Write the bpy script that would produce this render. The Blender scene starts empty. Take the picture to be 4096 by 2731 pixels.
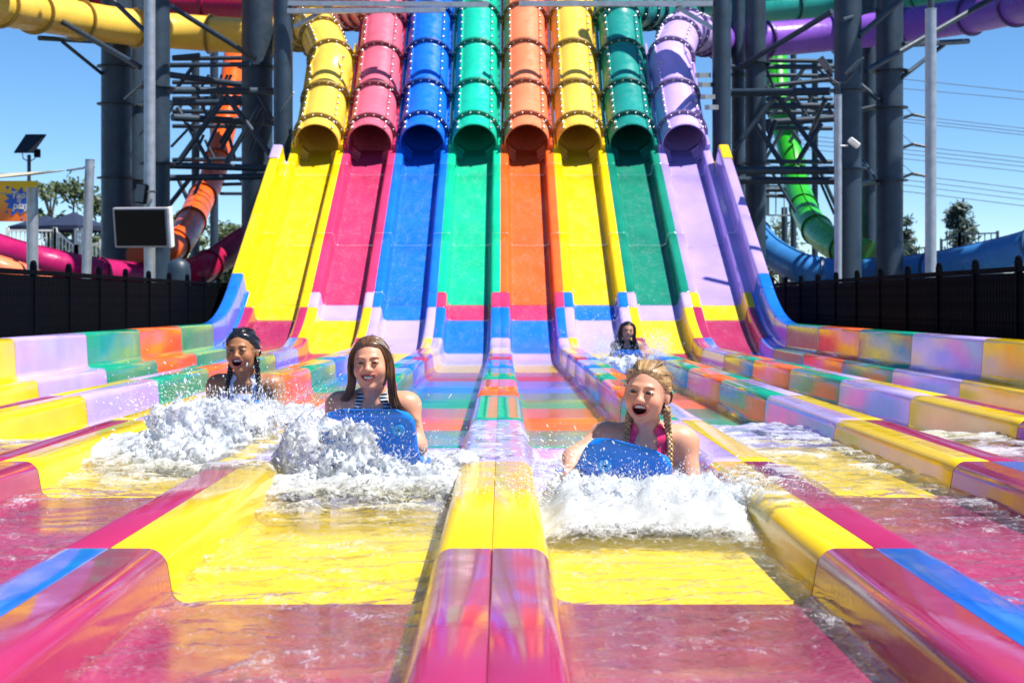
import bpy, math, random
import numpy as np
from mathutils import Vector, Matrix
R_ = math.radians
rnd = random.Random(7)
SC = bpy.context.scene
COL = SC.collection

# ------------------------------------------------------------------ camera, sky, sun, exposure
CAMX, CAMZ, FPX = 0.026, 0.883, 5689.0          # photograph pixels (4096 wide), 50 mm lens
cam_d = bpy.data.cameras.new('camera')
cam = bpy.data.objects.new('camera', cam_d); COL.objects.link(cam)
cam.location = (CAMX, 0, CAMZ); cam.rotation_euler = (R_(90), 0, 0)
cam_d.lens = 50; cam_d.sensor_width = 36; cam_d.clip_end = 3000; cam_d.clip_start = 0.05
cam_d.shift_x = 40 / 4096; cam_d.shift_y = -155.5 / 4096
cam_d.dof.use_dof = True; cam_d.dof.focus_distance = 5.9; cam_d.dof.aperture_fstop = 6.3
SC.camera = cam
SUN_DIR = Vector((0.46, -0.20, 0.86)).normalized()     # towards the sun: high, from the right
W_ = bpy.data.worlds.new('World'); SC.world = W_; W_.use_nodes = True
nt = W_.node_tree; bg = nt.nodes['Background']
sky = nt.nodes.new('ShaderNodeTexSky'); sky.sky_type = 'NISHITA'; sky.sun_disc = False
sky.sun_elevation = math.asin(SUN_DIR.z); sky.sun_rotation = math.atan2(SUN_DIR.x, SUN_DIR.y)
sky.air_density = 1.0; sky.dust_density = 0.0; sky.ozone_density = 4.0; sky.altitude = 2500
hs = nt.nodes.new('ShaderNodeHueSaturation'); hs.inputs['Saturation'].default_value = 1.2; nt.links.new(sky.outputs[0], hs.inputs['Color']); nt.links.new(hs.outputs[0], bg.inputs[0]); bg.inputs[1].default_value = 0.098
sun_d = bpy.data.lights.new('sun', 'SUN'); sun_d.energy = 5.0; sun_d.angle = R_(0.53); sun_d.color = (1, 0.955, 0.88)
sun = bpy.data.objects.new('sun', sun_d); COL.objects.link(sun)
sun.rotation_euler = SUN_DIR.to_track_quat('Z', 'Y').to_euler(); sun.location = (10, -5, 30)
SC.view_settings.view_transform = 'Standard'; SC.view_settings.look = 'None'
SC.view_settings.exposure = 0.80; SC.view_settings.gamma = 1.0
SC.render.engine = 'CYCLES'; SC.cycles.use_denoising = True
SC.cycles.max_bounces = 10; SC.cycles.diffuse_bounces = 2; SC.cycles.transparent_max_bounces = 16; SC.cycles.sample_clamp_indirect = 6
SC.cycles.caustics_reflective = False; SC.cycles.caustics_refractive = False

def at(px, py, d):
    return Vector((CAMX + (px - 2008) / FPX * d, d, CAMZ + (1210 - py) / FPX * d))

# ------------------------------------------------------------------ noise (numpy)
def _h(ix, iy, iz, seed):
    n = (ix * 374761393 + iy * 668265263 + iz * 2147483647 + seed * 974634777) & 0xFFFFFFFF
    n = ((n ^ (n >> 13)) * 1274126177) & 0xFFFFFFFF
    n = (n ^ (n >> 16)) & 0xFFFFFF
    return n.astype(np.float32) / float(0xFFFFFF)
def vnoise(x, y, z=0.0, seed=0):
    x, y, z = np.broadcast_arrays(np.asarray(x, np.float64), np.asarray(y, np.float64), np.asarray(z, np.float64))
    x0, y0, z0 = np.floor(x), np.floor(y), np.floor(z)
    fx, fy, fz = [(t * t * t * (t * (t * 6 - 15) + 10)).astype(np.float32) for t in (x - x0, y - y0, z - z0)]
    ix, iy, iz = x0.astype(np.int64), y0.astype(np.int64), z0.astype(np.int64)
    def c(a, b, d): return _h(ix + a, iy + b, iz + d, seed)
    v = 0
    if np.any(fz > 0):
        a = c(0,0,0)*(1-fx)+c(1,0,0)*fx; b = c(0,1,0)*(1-fx)+c(1,1,0)*fx
        e = c(0,0,1)*(1-fx)+c(1,0,1)*fx; f = c(0,1,1)*(1-fx)+c(1,1,1)*fx
        return (a*(1-fy)+b*fy)*(1-fz) + (e*(1-fy)+f*fy)*fz
    a = c(0,0,0)*(1-fx)+c(1,0,0)*fx; b = c(0,1,0)*(1-fx)+c(1,1,0)*fx
    return a*(1-fy)+b*fy
def fbm(x, y, z=0.0, o=4, seed=0, gain=0.5):
    s, a, t, f = 0, 1.0, 0, 1.0
    for i in range(o):
        s = s + a * vnoise(np.asarray(x)*f + 17.3*i, np.asarray(y)*f - 9.1*i, np.asarray(z)*f, seed + i); t += a; a *= gain; f *= 2.03
    return s / t
def sstep(a, b, x):
    t = np.clip((np.asarray(x) - a) / (b - a), 0, 1); return t * t * (3 - 2 * t)

# ------------------------------------------------------------------ objects
def link(name, me, parent=None):
    o = bpy.data.objects.new(name, me); COL.objects.link(o)
    if parent is not None: o.parent = parent
    return o
def tag(o, label=None, cat=None, group=None, kind=None):
    if label: o['label'] = label
    if cat: o['category'] = cat
    if group: o['group'] = group
    if kind: o['kind'] = kind
    return o
def thing(name, label, cat, loc=(0, 0, 0), group=None, rz=0):
    o = bpy.data.objects.new(name, None); COL.objects.link(o); o.location = loc; o.rotation_euler = (0, 0, rz)
    o.empty_display_size = 0.1
    return tag(o, label, cat, group)
def mesh_np(name, v, quads=None, tris=None, smooth=True):
    me = bpy.data.meshes.new(name)
    v = np.asarray(v, np.float32)
    me.vertices.add(len(v)); me.vertices.foreach_set('co', v.ravel())
    nq = 0 if quads is None else len(quads); nt_ = 0 if tris is None else len(tris)
    li = []
    if nq: li.append(np.asarray(quads, np.int32).ravel())
    if nt_: li.append(np.asarray(tris, np.int32).ravel())
    li = np.concatenate(li)
    me.loops.add(len(li)); me.loops.foreach_set('vertex_index', li)
    starts = np.concatenate([np.arange(nq) * 4, nq * 4 + np.arange(nt_) * 3]).astype(np.int32)
    me.polygons.add(nq + nt_); me.polygons.foreach_set('loop_start', starts)
    me.polygons.foreach_set('use_smooth', np.full(nq + nt_, smooth))
    me.update(calc_edges=True); me.validate()
    return me
class MB:
    """collects shapes, then becomes ONE mesh object"""
    def __init__(s): s.v = []; s.f = []; s.sm = []
    def add(s, vs, fs, smooth=False):
        n = len(s.v); s.v += [tuple(p) for p in vs]; s.f += [tuple(i + n for i in f) for f in fs]; s.sm += [smooth] * len(fs); return s
    def box(s, c, size, rot=None, bev=0.0):
        hx, hy, hz = [t / 2 for t in size]; c = Vector(c)
        if bev <= 0:
            P = [Vector((x*hx, y*hy, z*hz)) for x in (-1, 1) for y in (-1, 1) for z in (-1, 1)]
            F = [(0,1,3,2),(4,6,7,5),(0,4,5,1),(2,3,7,6),(0,2,6,4),(1,5,7,3)]
        else:
            b = min(bev, hx*.9, hy*.9, hz*.9); P = []; idx = {}
            for x in (-1, 1):
                for y in (-1, 1):
                    for z in (-1, 1):
                        for a in range(3):
                            d = [hx-b, hy-b, hz-b]; d[a] += b
                            idx[(x,y,z,a)] = len(P); P.append(Vector((x*d[0], y*d[1], z*d[2])))
            F = []
            for a in range(3):
                o = [i for i in range(3) if i != a]
                for sg in (-1, 1):
                    q = []
                    for (p, r) in ((-1,-1),(1,-1),(1,1),(-1,1)):
                        k = [0,0,0]; k[a] = sg; k[o[0]] = p; k[o[1]] = r; q.append(idx[(k[0],k[1],k[2],a)])
                    n = (P[q[1]]-P[q[0]]).cross(P[q[2]]-P[q[0]]); 
                    if n[a]*sg < 0: q.reverse()
                    F.append(tuple(q))
            for a in range(3):
                o = [i for i in range(3) if i != a]
                for p in (-1, 1):
                    for r in (-1, 1):
                        k0 = [0,0,0]; k0[o[0]] = p; k0[o[1]] = r
                        ka = list(k0); ka[a] = -1; kb = list(k0); kb[a] = 1
                        q = [idx[(*ka,o[0])], idx[(*kb,o[0])], idx[(*kb,o[1])], idx[(*ka,o[1])]]
                        cc = sum((P[i] for i in q), Vector())/4
                        if (P[q[1]]-P[q[0]]).cross(P[q[2]]-P[q[0]]).dot(cc) < 0: q.reverse()
                        F.append(tuple(q))
            for x in (-1, 1):
                for y in (-1, 1):
                    for z in (-1, 1):
                        q = [idx[(x,y,z,a)] for a in range(3)]
                        cc = sum((P[i] for i in q), Vector())/3
                        if (P[q[1]]-P[q[0]]).cross(P[q[2]]-P[q[0]]).dot(cc) < 0: q.reverse()
                        F.append(tuple(q))
        if rot is not None: P = [rot @ p for p in P]
        return s.add([p + c for p in P], F)
    def bar(s, a, b, w, h, up=(0, 0, 1)):
        a, b = Vector(a), Vector(b); t = (b - a).normalized(); u = Vector(up)
        if abs(t.dot(u)) > .98: u = Vector((0, 1, 0))
        sd = t.cross(u).normalized(); u = sd.cross(t)
        rot = Matrix((sd, t, u)).transposed()
        return s.box((a + b) / 2, (w, (b - a).length, h), rot)
    def tube(s, pts, r, n=12, cap=True, closed=False, smooth=True):
        pts = [Vector(p) for p in pts]; m = len(pts)
        rs = r if isinstance(r, (list, tuple)) else [r] * m
        fr = frames(pts); V = []; F = []
        for p, (t, sd, up), rr in zip(pts, fr, rs):
            for k in range(n):
                a = 2 * math.pi * k / n
                V.append(p + sd * math.cos(a) * rr + up * math.sin(a) * rr)
        for i in range(m - 1):
            for k in range(n):
                F.append((i*n+k, i*n+(k+1) % n, (i+1)*n+(k+1) % n, (i+1)*n+k))
        s.add(V, F, smooth)
        if cap:
            s.add(V[:n], [tuple(range(n - 1, -1, -1))]); s.add(V[-n:], [tuple(range(n))])
        return s
    def ball(s, c, r, n=8, m=6, sc=(1, 1, 1), rot=None):
        V = []; F = []; c = Vector(c)
        for i in range(m + 1):
            th = math.pi * i / m
            for k in range(n):
                a = 2 * math.pi * k / n
                p = Vector((math.sin(th)*math.cos(a)*sc[0], math.sin(th)*math.sin(a)*sc[1], math.cos(th)*sc[2])) * r
                V.append(c + (rot @ p if rot is not None else p))
        for i in range(m):
            for k in range(n): F.append((i*n+k, (i+1)*n+k, (i+1)*n+(k+1) % n, i*n+(k+1) % n))
        return s.add(V, F, True)
    def build(s, name, mat, parent=None):
        me = bpy.data.meshes.new(name); me.from_pydata(s.v, [], s.f)
        me.polygons.foreach_set('use_smooth', s.sm); me.update()
        if mat: me.materials.append(mat)
        return link(name, me, parent)
def frames(pts):
    out = []; m = len(pts); prev = None
    for i in range(m):
        t = (pts[min(i+1, m-1)] - pts[max(i-1, 0)]).normalized()
        ref = Vector((0, 0, 1)) if abs(t.z) < .97 else Vector((0, 1, 0))
        sd = t.cross(ref).normalized()
        if prev is not None and sd.dot(prev) < 0: sd = -sd
        prev = sd
        up = sd.cross(t)
        out.append((t, sd, up))
    return out
def catmull(P, step=0.25):
    P = [Vector(p) for p in P]; out = []
    Q = [2*P[0]-P[1]] + P + [2*P[-1]-P[-2]]
    for i in range(1, len(Q) - 2):
        a, b, c, d = Q[i-1:i+3]; n = max(1, int((c - b).length / step))
        for k in range(n):
            t = k / n
            out.append(.5*((2*b)+(-a+c)*t+(2*a-5*b+4*c-d)*t*t+(-a+3*b-3*c+d)*t**3))
    out.append(P[-1]); return out
def resample(P, step):
    L = [0]
    for a, b in zip(P, P[1:]): L.append(L[-1] + (b - a).length)
    n = max(1, round(L[-1] / step)); out = []; j = 0
    for k in range(n + 1):
        t = L[-1] * k / n
        while j < len(L) - 2 and L[j+1] < t: j += 1
        f = (t - L[j]) / max(1e-9, L[j+1] - L[j]); out.append(P[j].lerp(P[j+1], min(1, f)))
    return out

# ------------------------------------------------------------------ materials
def newmat(name):
    m = bpy.data.materials.new(name); m.use_nodes = True; t = m.node_tree
    return m, t, t.nodes['Principled BSDF'], t.nodes['Material Output']
def N(t, typ, **kw):
    n = t.nodes.new(typ)
    for k, v in kw.items():
        if k.startswith('_'): setattr(n, k[1:], v)
        else: n.inputs[k].default_value = v
    return n
def coords(t, scale=(1, 1, 1), kind='Object'):
    c = t.nodes.new('ShaderNodeTexCoord'); m = t.nodes.new('ShaderNodeMapping'); m.inputs['Scale'].default_value = scale
    t.links.new(c.outputs[kind], m.inputs[0]); return m.outputs[0]
def noise_var(t, vec, scale, lo, hi, detail=4):
    n = N(t, 'ShaderNodeTexNoise', Scale=scale, Detail=detail); t.links.new(vec, n.inputs['Vector'])
    r = N(t, 'ShaderNodeMapRange'); r.inputs['From Min'].default_value = .3; r.inputs['From Max'].default_value = .7
    r.inputs['To Min'].default_value = lo; r.inputs['To Max'].default_value = hi
    t.links.new(n.outputs[0], r.inputs[0]); return r.outputs[0], n.outputs[0]
def mixcol(t, fac, a, b):
    m = t.nodes.new('ShaderNodeMix'); m.data_type = 'RGBA'
    if isinstance(fac, float): m.inputs[0].default_value = fac
    else: t.links.new(fac, m.inputs[0])
    for i, c in ((6, a), (7, b)):
        if isinstance(c, tuple): m.inputs[i].default_value = (*c[:3], 1)
        else: t.links.new(c, m.inputs[i])
    return m.outputs[2]
def bump(t, h, strength, dist, normal_in):
    b = N(t, 'ShaderNodeBump', Strength=strength, Distance=dist); t.links.new(h, b.inputs['Height']); t.links.new(b.outputs[0], normal_in); return b
def plain(name, col, rough=.5, metal=0.0, var=.15, scale=6, bmp=0.0, bscale=80, spec=.5):
    m, t, b, o = newmat(name); v = coords(t)
    f, _ = noise_var(t, v, scale, 0, 1)
    lo = tuple(c * (1 - var) for c in col); hi = tuple(min(1, c * (1 + var)) for c in col)
    t.links.new(mixcol(t, f, lo, hi), b.inputs['Base Color'])
    rf, _ = noise_var(t, v, scale * 3, max(.02, rough * .8), min(1, rough * 1.2)); t.links.new(rf, b.inputs['Roughness'])
    b.inputs['Metallic'].default_value = metal; b.inputs['Specular IOR Level'].default_value = spec
    if bmp:
        n = N(t, 'ShaderNodeTexNoise', Scale=bscale, Detail=3); t.links.new(v, n.inputs['Vector']); bump(t, n.outputs[0], bmp, .004, b.inputs['Normal'])
    return m
def gel(name, col, trans=0.0, rough=.12, streak=True, coat=.06, spec=.42):
    """wet glossy gelcoat fibreglass"""
    m, t, b, o = newmat(name); v = coords(t)
    f, _ = noise_var(t, v, 2.2, 0, 1, 5)
    lo = tuple(c * .88 for c in col); hi = tuple(min(1, c * 1.06 + .004) for c in col)
    base = mixcol(t, f, lo, hi)
    # faint chalky scuffs running along the lane
    v2 = coords(t, (26, 1.6, 26)); sc, _ = noise_var(t, v2, 1.0, -.6, .10, 6)
    base = mixcol(t, sc, base, tuple(min(1, c * .6 + .34) for c in col)) if streak else base
    t.links.new(base, b.inputs['Base Color'])
    rf, _ = noise_var(t, v, 9, rough * .6, rough * 1.7); t.links.new(rf, b.inputs['Roughness'])
    b.inputs['Coat Weight'].default_value = coat; b.inputs['Coat Roughness'].default_value = .04; b.inputs['Specular IOR Level'].default_value = spec
    v3 = coords(t, (7, 42, 30)); n = N(t, 'ShaderNodeTexNoise', Scale=1.0, Detail=3); t.links.new(v3, n.inputs['Vector'])
    bump(t, n.outputs[0], .10, .005, b.inputs['Normal'])
    if trans:
        tr = N(t, 'ShaderNodeBsdfTranslucent'); t.links.new(base, tr.inputs[0])
        mx = N(t, 'ShaderNodeMixShader', Fac=trans); t.links.new(b.outputs[0], mx.inputs[1]); t.links.new(tr.outputs[0], mx.inputs[2]); t.links.new(mx.outputs[0], o.inputs[0])
    return m
C = {'yellow': (.86, .58, .003), 'maroon': (.38, .020, .095), 'lavender': (.46, .36, .74), 'green': (.004, .29, .17), 'orange': (.88, .13, .018),
     'blue': (.006, .15, .72), 'raspberry': (.60, .035, .13), 'emerald': (.004, .50, .26), 'deepgreen': (.006, .22, .14), 'purple': (.42, .30, .72)}
G = {k: gel('gelcoat_' + k, c, .06 if k in ('yellow', 'orange') else 0) for k, c in C.items()}
TUBEC = {'yellow': (.90, .58, .08), 'raspberry': (.70, .13, .20), 'blue': (.006, .15, .78), 'emerald': (.006, .50, .33), 'orange': (.92, .24, .11), 'deepgreen': (.012, .25, .22), 'purple': (.52, .37, .82),
         'red': (.36, .004, .05), 'green': (.025, .40, .015), 'purple_shade': (.24, .09, .56), 'skyblue': (.035, .19, .50), 'magenta': (.40, .008, .11), 'rust': (.76, .105, .002)}
T_ = {k: gel('tube_' + k, c, .05 if k in ('yellow', 'orange') else .0, .30, False, 0.0, .28) for k, c in TUBEC.items()}
FLG = {k: plain('flange_' + k, tuple(x * .30 for x in c), .4) for k, c in TUBEC.items()}  # tube colour darkened: shade on the rings put into the paint
STEEL = plain('painted_steel', (.017, .037, .062), .5, .05, .2, 3, .25, 14)  # paint set darker than its lit tone, standing in for shade
STEELD = plain('dark_painted_steel', (.035, .05, .065), .45, .2, .2, 4)
GALV = plain('galvanised_steel', (.34, .37, .40), .42, .55, .14, 9, .1, 60)
BLACK = plain('black_powder_coat', (.003, .004, .0065), .7, 0, .2, 10, spec=0.012)
WHITEP = plain('white_paint', (.72, .72, .70), .4)
BOLT = plain('bolt_zinc', (.62, .62, .60), .3, .8)
CONC = plain('concrete', (.20, .19, .17), .85, 0, .2, 1.5, .4, 25)

def water_mat(name, tint=(.96, .985, 1.0), foam_scale=46, murk=0.0):
    m, t, b, o = newmat(name); v = coords(t)
    at_ = N(t, 'ShaderNodeAttribute', _attribute_name='foam')
    # clear water: Fresnel mix of see-through and mirror
    n1 = N(t, 'ShaderNodeTexNoise', Scale=34, Detail=4, Distortion=.6); t.links.new(coords(t, (1, .7, 1)), n1.inputs['Vector'])
    bp = N(t, 'ShaderNodeBump', Strength=.5, Distance=.010); t.links.new(n1.outputs[0], bp.inputs['Height'])
    fr = N(t, 'ShaderNodeFresnel', IOR=1.33); t.links.new(bp.outputs[0], fr.inputs['Normal'])
    tr = N(t, 'ShaderNodeBsdfTransparent'); tr.inputs[0].default_value = (*tint, 1)
    gl = N(t, 'ShaderNodeBsdfGlossy', Roughness=.06); t.links.new(bp.outputs[0], gl.inputs['Normal'])
    w = N(t, 'ShaderNodeMixShader'); fk = N(t, 'ShaderNodeMath', _operation='MULTIPLY'); fk.inputs[1].default_value = .5; t.links.new(fr.outputs[0], fk.inputs[0]); t.links.new(fk.outputs[0], w.inputs[0]); t.links.new(tr.outputs[0], w.inputs[1]); t.links.new(gl.outputs[0], w.inputs[2])
    # foam: bright aerated water
    n2 = N(t, 'ShaderNodeTexNoise', Scale=foam_scale, Detail=7, Roughness=.72, Distortion=1.2); t.links.new(coords(t, (1, .6, 1)), n2.inputs['Vector'])
    b.inputs['Base Color'].default_value = (.68, .72, .77, 1); b.inputs['Roughness'].default_value = .25
    bp2 = N(t, 'ShaderNodeBump', Strength=.7, Distance=.007); t.links.new(n2.outputs[0], bp2.inputs['Height']); t.links.new(bp2.outputs[0], b.inputs['Normal'])
    tl = N(t, 'ShaderNodeBsdfTranslucent'); tl.inputs[0].default_value = (.66, .70, .74, 1)
    fm = N(t, 'ShaderNodeMixShader', Fac=.35); t.links.new(b.outputs[0], fm.inputs[1]); t.links.new(tl.outputs[0], fm.inputs[2])
    # mask = smoothstep(foam*1.5 + noise - 1)
    ad = N(t, 'ShaderNodeMath', _operation='MULTIPLY_ADD'); t.links.new(at_.outputs['Fac'], ad.inputs[0]); ad.inputs[1].default_value = 1.05
    t.links.new(n2.outputs[0], ad.inputs[2])
    mr = N(t, 'ShaderNodeMapRange', _interpolation_type='SMOOTHSTEP'); mr.inputs['From Min'].default_value = .66; mr.inputs['From Max'].default_value = 1.02
    mr.inputs['To Max'].default_value = .9; t.links.new(ad.outputs[0], mr.inputs[0])
    n3 = N(t, 'ShaderNodeTexNoise', Scale=1, Detail=5, Roughness=.62, Distortion=1.4); t.links.new(coords(t, (38, 62, 20)), n3.inputs['Vector'])
    v3 = N(t, 'ShaderNodeMapRange'); v3.inputs['From Min'].default_value = .38; v3.inputs['From Max'].default_value = .72; v3.inputs['To Min'].default_value = .0; v3.inputs['To Max'].default_value = .13; t.links.new(n3.outputs[0], v3.inputs[0])
    mm = N(t, 'ShaderNodeMath', _operation='MAXIMUM'); t.links.new(mr.outputs[0], mm.inputs[0]); t.links.new(v3.outputs[0], mm.inputs[1])
    mx = N(t, 'ShaderNodeMixShader'); t.links.new(mm.outputs[0], mx.inputs[0]); t.links.new(w.outputs[0], mx.inputs[1]); t.links.new(fm.outputs[0], mx.inputs[2])
    t.links.new(mx.outputs[0], o.inputs[0]); return m
WATER = water_mat('pool_water')
def film_mat():
    m, t, b, o = newmat('running_water_film')
    n1 = N(t, 'ShaderNodeTexNoise', Scale=1, Detail=5, Roughness=.65); t.links.new(coords(t, (120, 60, 60)), n1.inputs['Vector'])
    bp = N(t, 'ShaderNodeBump', Strength=.25, Distance=.005); t.links.new(n1.outputs[0], bp.inputs['Height'])
    fr = N(t, 'ShaderNodeFresnel', IOR=1.33); t.links.new(bp.outputs[0], fr.inputs['Normal'])
    tr = N(t, 'ShaderNodeBsdfTransparent'); tr.inputs[0].default_value = (.98, .99, 1, 1)
    gl = N(t, 'ShaderNodeBsdfGlossy', Roughness=.22); t.links.new(bp.outputs[0], gl.inputs['Normal'])
    w = N(t, 'ShaderNodeMixShader'); fk = N(t, 'ShaderNodeMath', _operation='MULTIPLY'); fk.inputs[1].default_value = .5; t.links.new(fr.outputs[0], fk.inputs[0]); t.links.new(fk.outputs[0], w.inputs[0]); t.links.new(tr.outputs[0], w.inputs[1]); t.links.new(gl.outputs[0], w.inputs[2])
    b.inputs['Base Color'].default_value = (.9, .93, .96, 1); b.inputs['Roughness'].default_value = .3; t.links.new(bp.outputs[0], b.inputs['Normal'])
    at_ = N(t, 'ShaderNodeAttribute', _attribute_name='foam')
    n2 = N(t, 'ShaderNodeTexNoise', Scale=1, Detail=6, Roughness=.7); t.links.new(coords(t, (85, 30, 30)), n2.inputs['Vector'])
    ad = N(t, 'ShaderNodeMath', _operation='ADD'); t.links.new(at_.outputs['Fac'], ad.inputs[0]); t.links.new(n2.outputs[0], ad.inputs[1])
    mr = N(t, 'ShaderNodeMapRange'); mr.inputs['From Min'].default_value = .72; mr.inputs['From Max'].default_value = 1.15; mr.inputs['To Max'].default_value = .6; mr.inputs['To Min'].default_value = .0
    t.links.new(ad.outputs[0], mr.inputs[0])
    mx = N(t, 'ShaderNodeMixShader'); t.links.new(mr.outputs[0], mx.inputs[0]); t.links.new(w.outputs[0], mx.inputs[1]); t.links.new(b.outputs[0], mx.inputs[2])
    t.links.new(mx.outputs[0], o.inputs[0]); return m
FILM = film_mat()

# ------------------------------------------------------------------ the ground
GZ = -0.35
tag(MB().box((0, 300, GZ - .5), (1400, 1400, 1.0)).build('ground', CONC), kind='structure')

# ------------------------------------------------------------------ slide lanes
J = [-.38, 1.67, 3.72, 5.75, 7.78, 9.83, 11.88, 13.93, 15.98, 18.03, 20.05, 21.1, 22.3, 22.7]     # J[i+1] is joint i
SEQ = {11: 'raspberry', 10: 'blue', 9: 'lavender', 8: 'yellow', 7: 'maroon', 6: 'blue', 5: 'green', 4: 'orange', 3: 'green', 2: 'lavender', 1: 'yellow', 0: 'maroon', -1: 'blue', -2: 'blue', -3: 'green', -4: 'orange', -5: 'yellow'}
ARC0, SLOPE = 20.0, R_(31); ARCR = 2.4 / math.sin(SLOPE)
Z1 = ARCR * (1 - math.cos(SLOPE))
def floor_at(y):
    if y <= ARC0: return 0.0, 0.0
    if y <= ARC0 + 2.4:
        a = math.asin((y - ARC0) / ARCR); return ARCR * (1 - math.cos(a)), a
    return Z1 + (y - ARC0 - 2.4) * math.tan(SLOPE), SLOPE
OPEN_Y = 27.2
def arc(cx, cz, r, a0, a1, n):
    return [(cx + r * math.cos(R_(a0 + (a1 - a0) * i / n)), cz + r * math.sin(R_(a0 + (a1 - a0) * i / n))) for i in range(n + 1)]
HD = .243
def profile(wall=None):
    half = [(-.4993, HD - .002), (-.496, HD)] + arc(-.398, HD - .05, .05, 90, 4, 6) + arc(-.272, .065, .065, 184, 270, 6)
    if wall:   # high outer wall instead of the seam
        half = [(-.74, GZ)] + [(-.74, .50)] + arc(-.70, .545, .04, 180, 90, 4) + arc(-.585, .545, .04, 90, 2, 5) + arc(-.48, HD + .05, .05, 182, 270, 5) + half[2:]
    other = [(-.4993, HD - .002), (-.496, HD)] + arc(-.398, HD - .05, .05, 90, 4, 6) + arc(-.272, .065, .065, 184, 270, 6)
    if wall == 'both': pass
    return half + [(-u, v) for u, v in reversed(other)]
def sweep_profile(prof, cx, ys, flip=False, gap=True):
    V = []; n = len(prof)
    rings = []
    if gap: rings.append((ys[0] + .003, -.006))
    rings.append((ys[0] + (.011 if gap else 0), 0))
    rings += [(y, 0) for y in ys[1:-1]]
    rings.append((ys[-1] - (.011 if gap else 0), 0))
    if gap: rings.append((ys[-1] - .003, -.006))
    for y, dv in rings:
        z, a = floor_at(y); up_ = .097 * float(sstep(9.6, 7.4, y))
        for u, v in prof:
            uu = -u if flip else u
            vv = v + dv if v > GZ + .01 else v
            if vv < .16 and abs(u) < .42: vv = vv + up_ * (1 - max(0, vv) / .2)
            if v <= GZ + .01: V.append((cx + uu, y, GZ))
            else: V.append((cx + uu, y - vv * math.sin(a), z + vv * math.cos(a)))
    F = []
    for i in range(len(rings) - 1):
        for k in range(n - 1):
            q = (i*n+k, i*n+k+1, (i+1)*n+k+1, (i+1)*n+k)
            F.append(tuple(reversed(q)) if flip else q)
    return V, F
def ysamples(a, b):
    if b <= ARC0:
        n = 12 if a < 9.8 and b > 7.3 else 1
        return [a + (b - a) * i / n for i in range(n + 1)]
    n = max(2, int((b - a) / .08)) if a < ARC0 + 2.5 else 3
    return [a + (b - a) * i / n for i in range(n + 1)]
LANES = [(1, 'yellow', 3), (2, 'raspberry', 2), (3, 'blue', 1), (4, 'emerald', 0), (5, 'orange', 0), (6, 'yellow', 1), (7, 'deepgreen', 2), (8, 'purple', 3)]
LNAME = {1: 'bright yellow racing slide lane at the far left beside the black fence', 2: 'raspberry pink racing slide lane second from the left',
         3: 'royal blue racing slide lane between the pink and emerald green lanes', 4: 'emerald green racing slide lane between the blue and orange lanes',
         5: 'orange racing slide lane right of the emerald green one', 6: 'yellow racing slide lane between the orange and dark green lanes',
         7: 'dark green racing slide lane second from the right', 8: 'lavender purple racing slide lane at the far right with high outer wall'}
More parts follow.
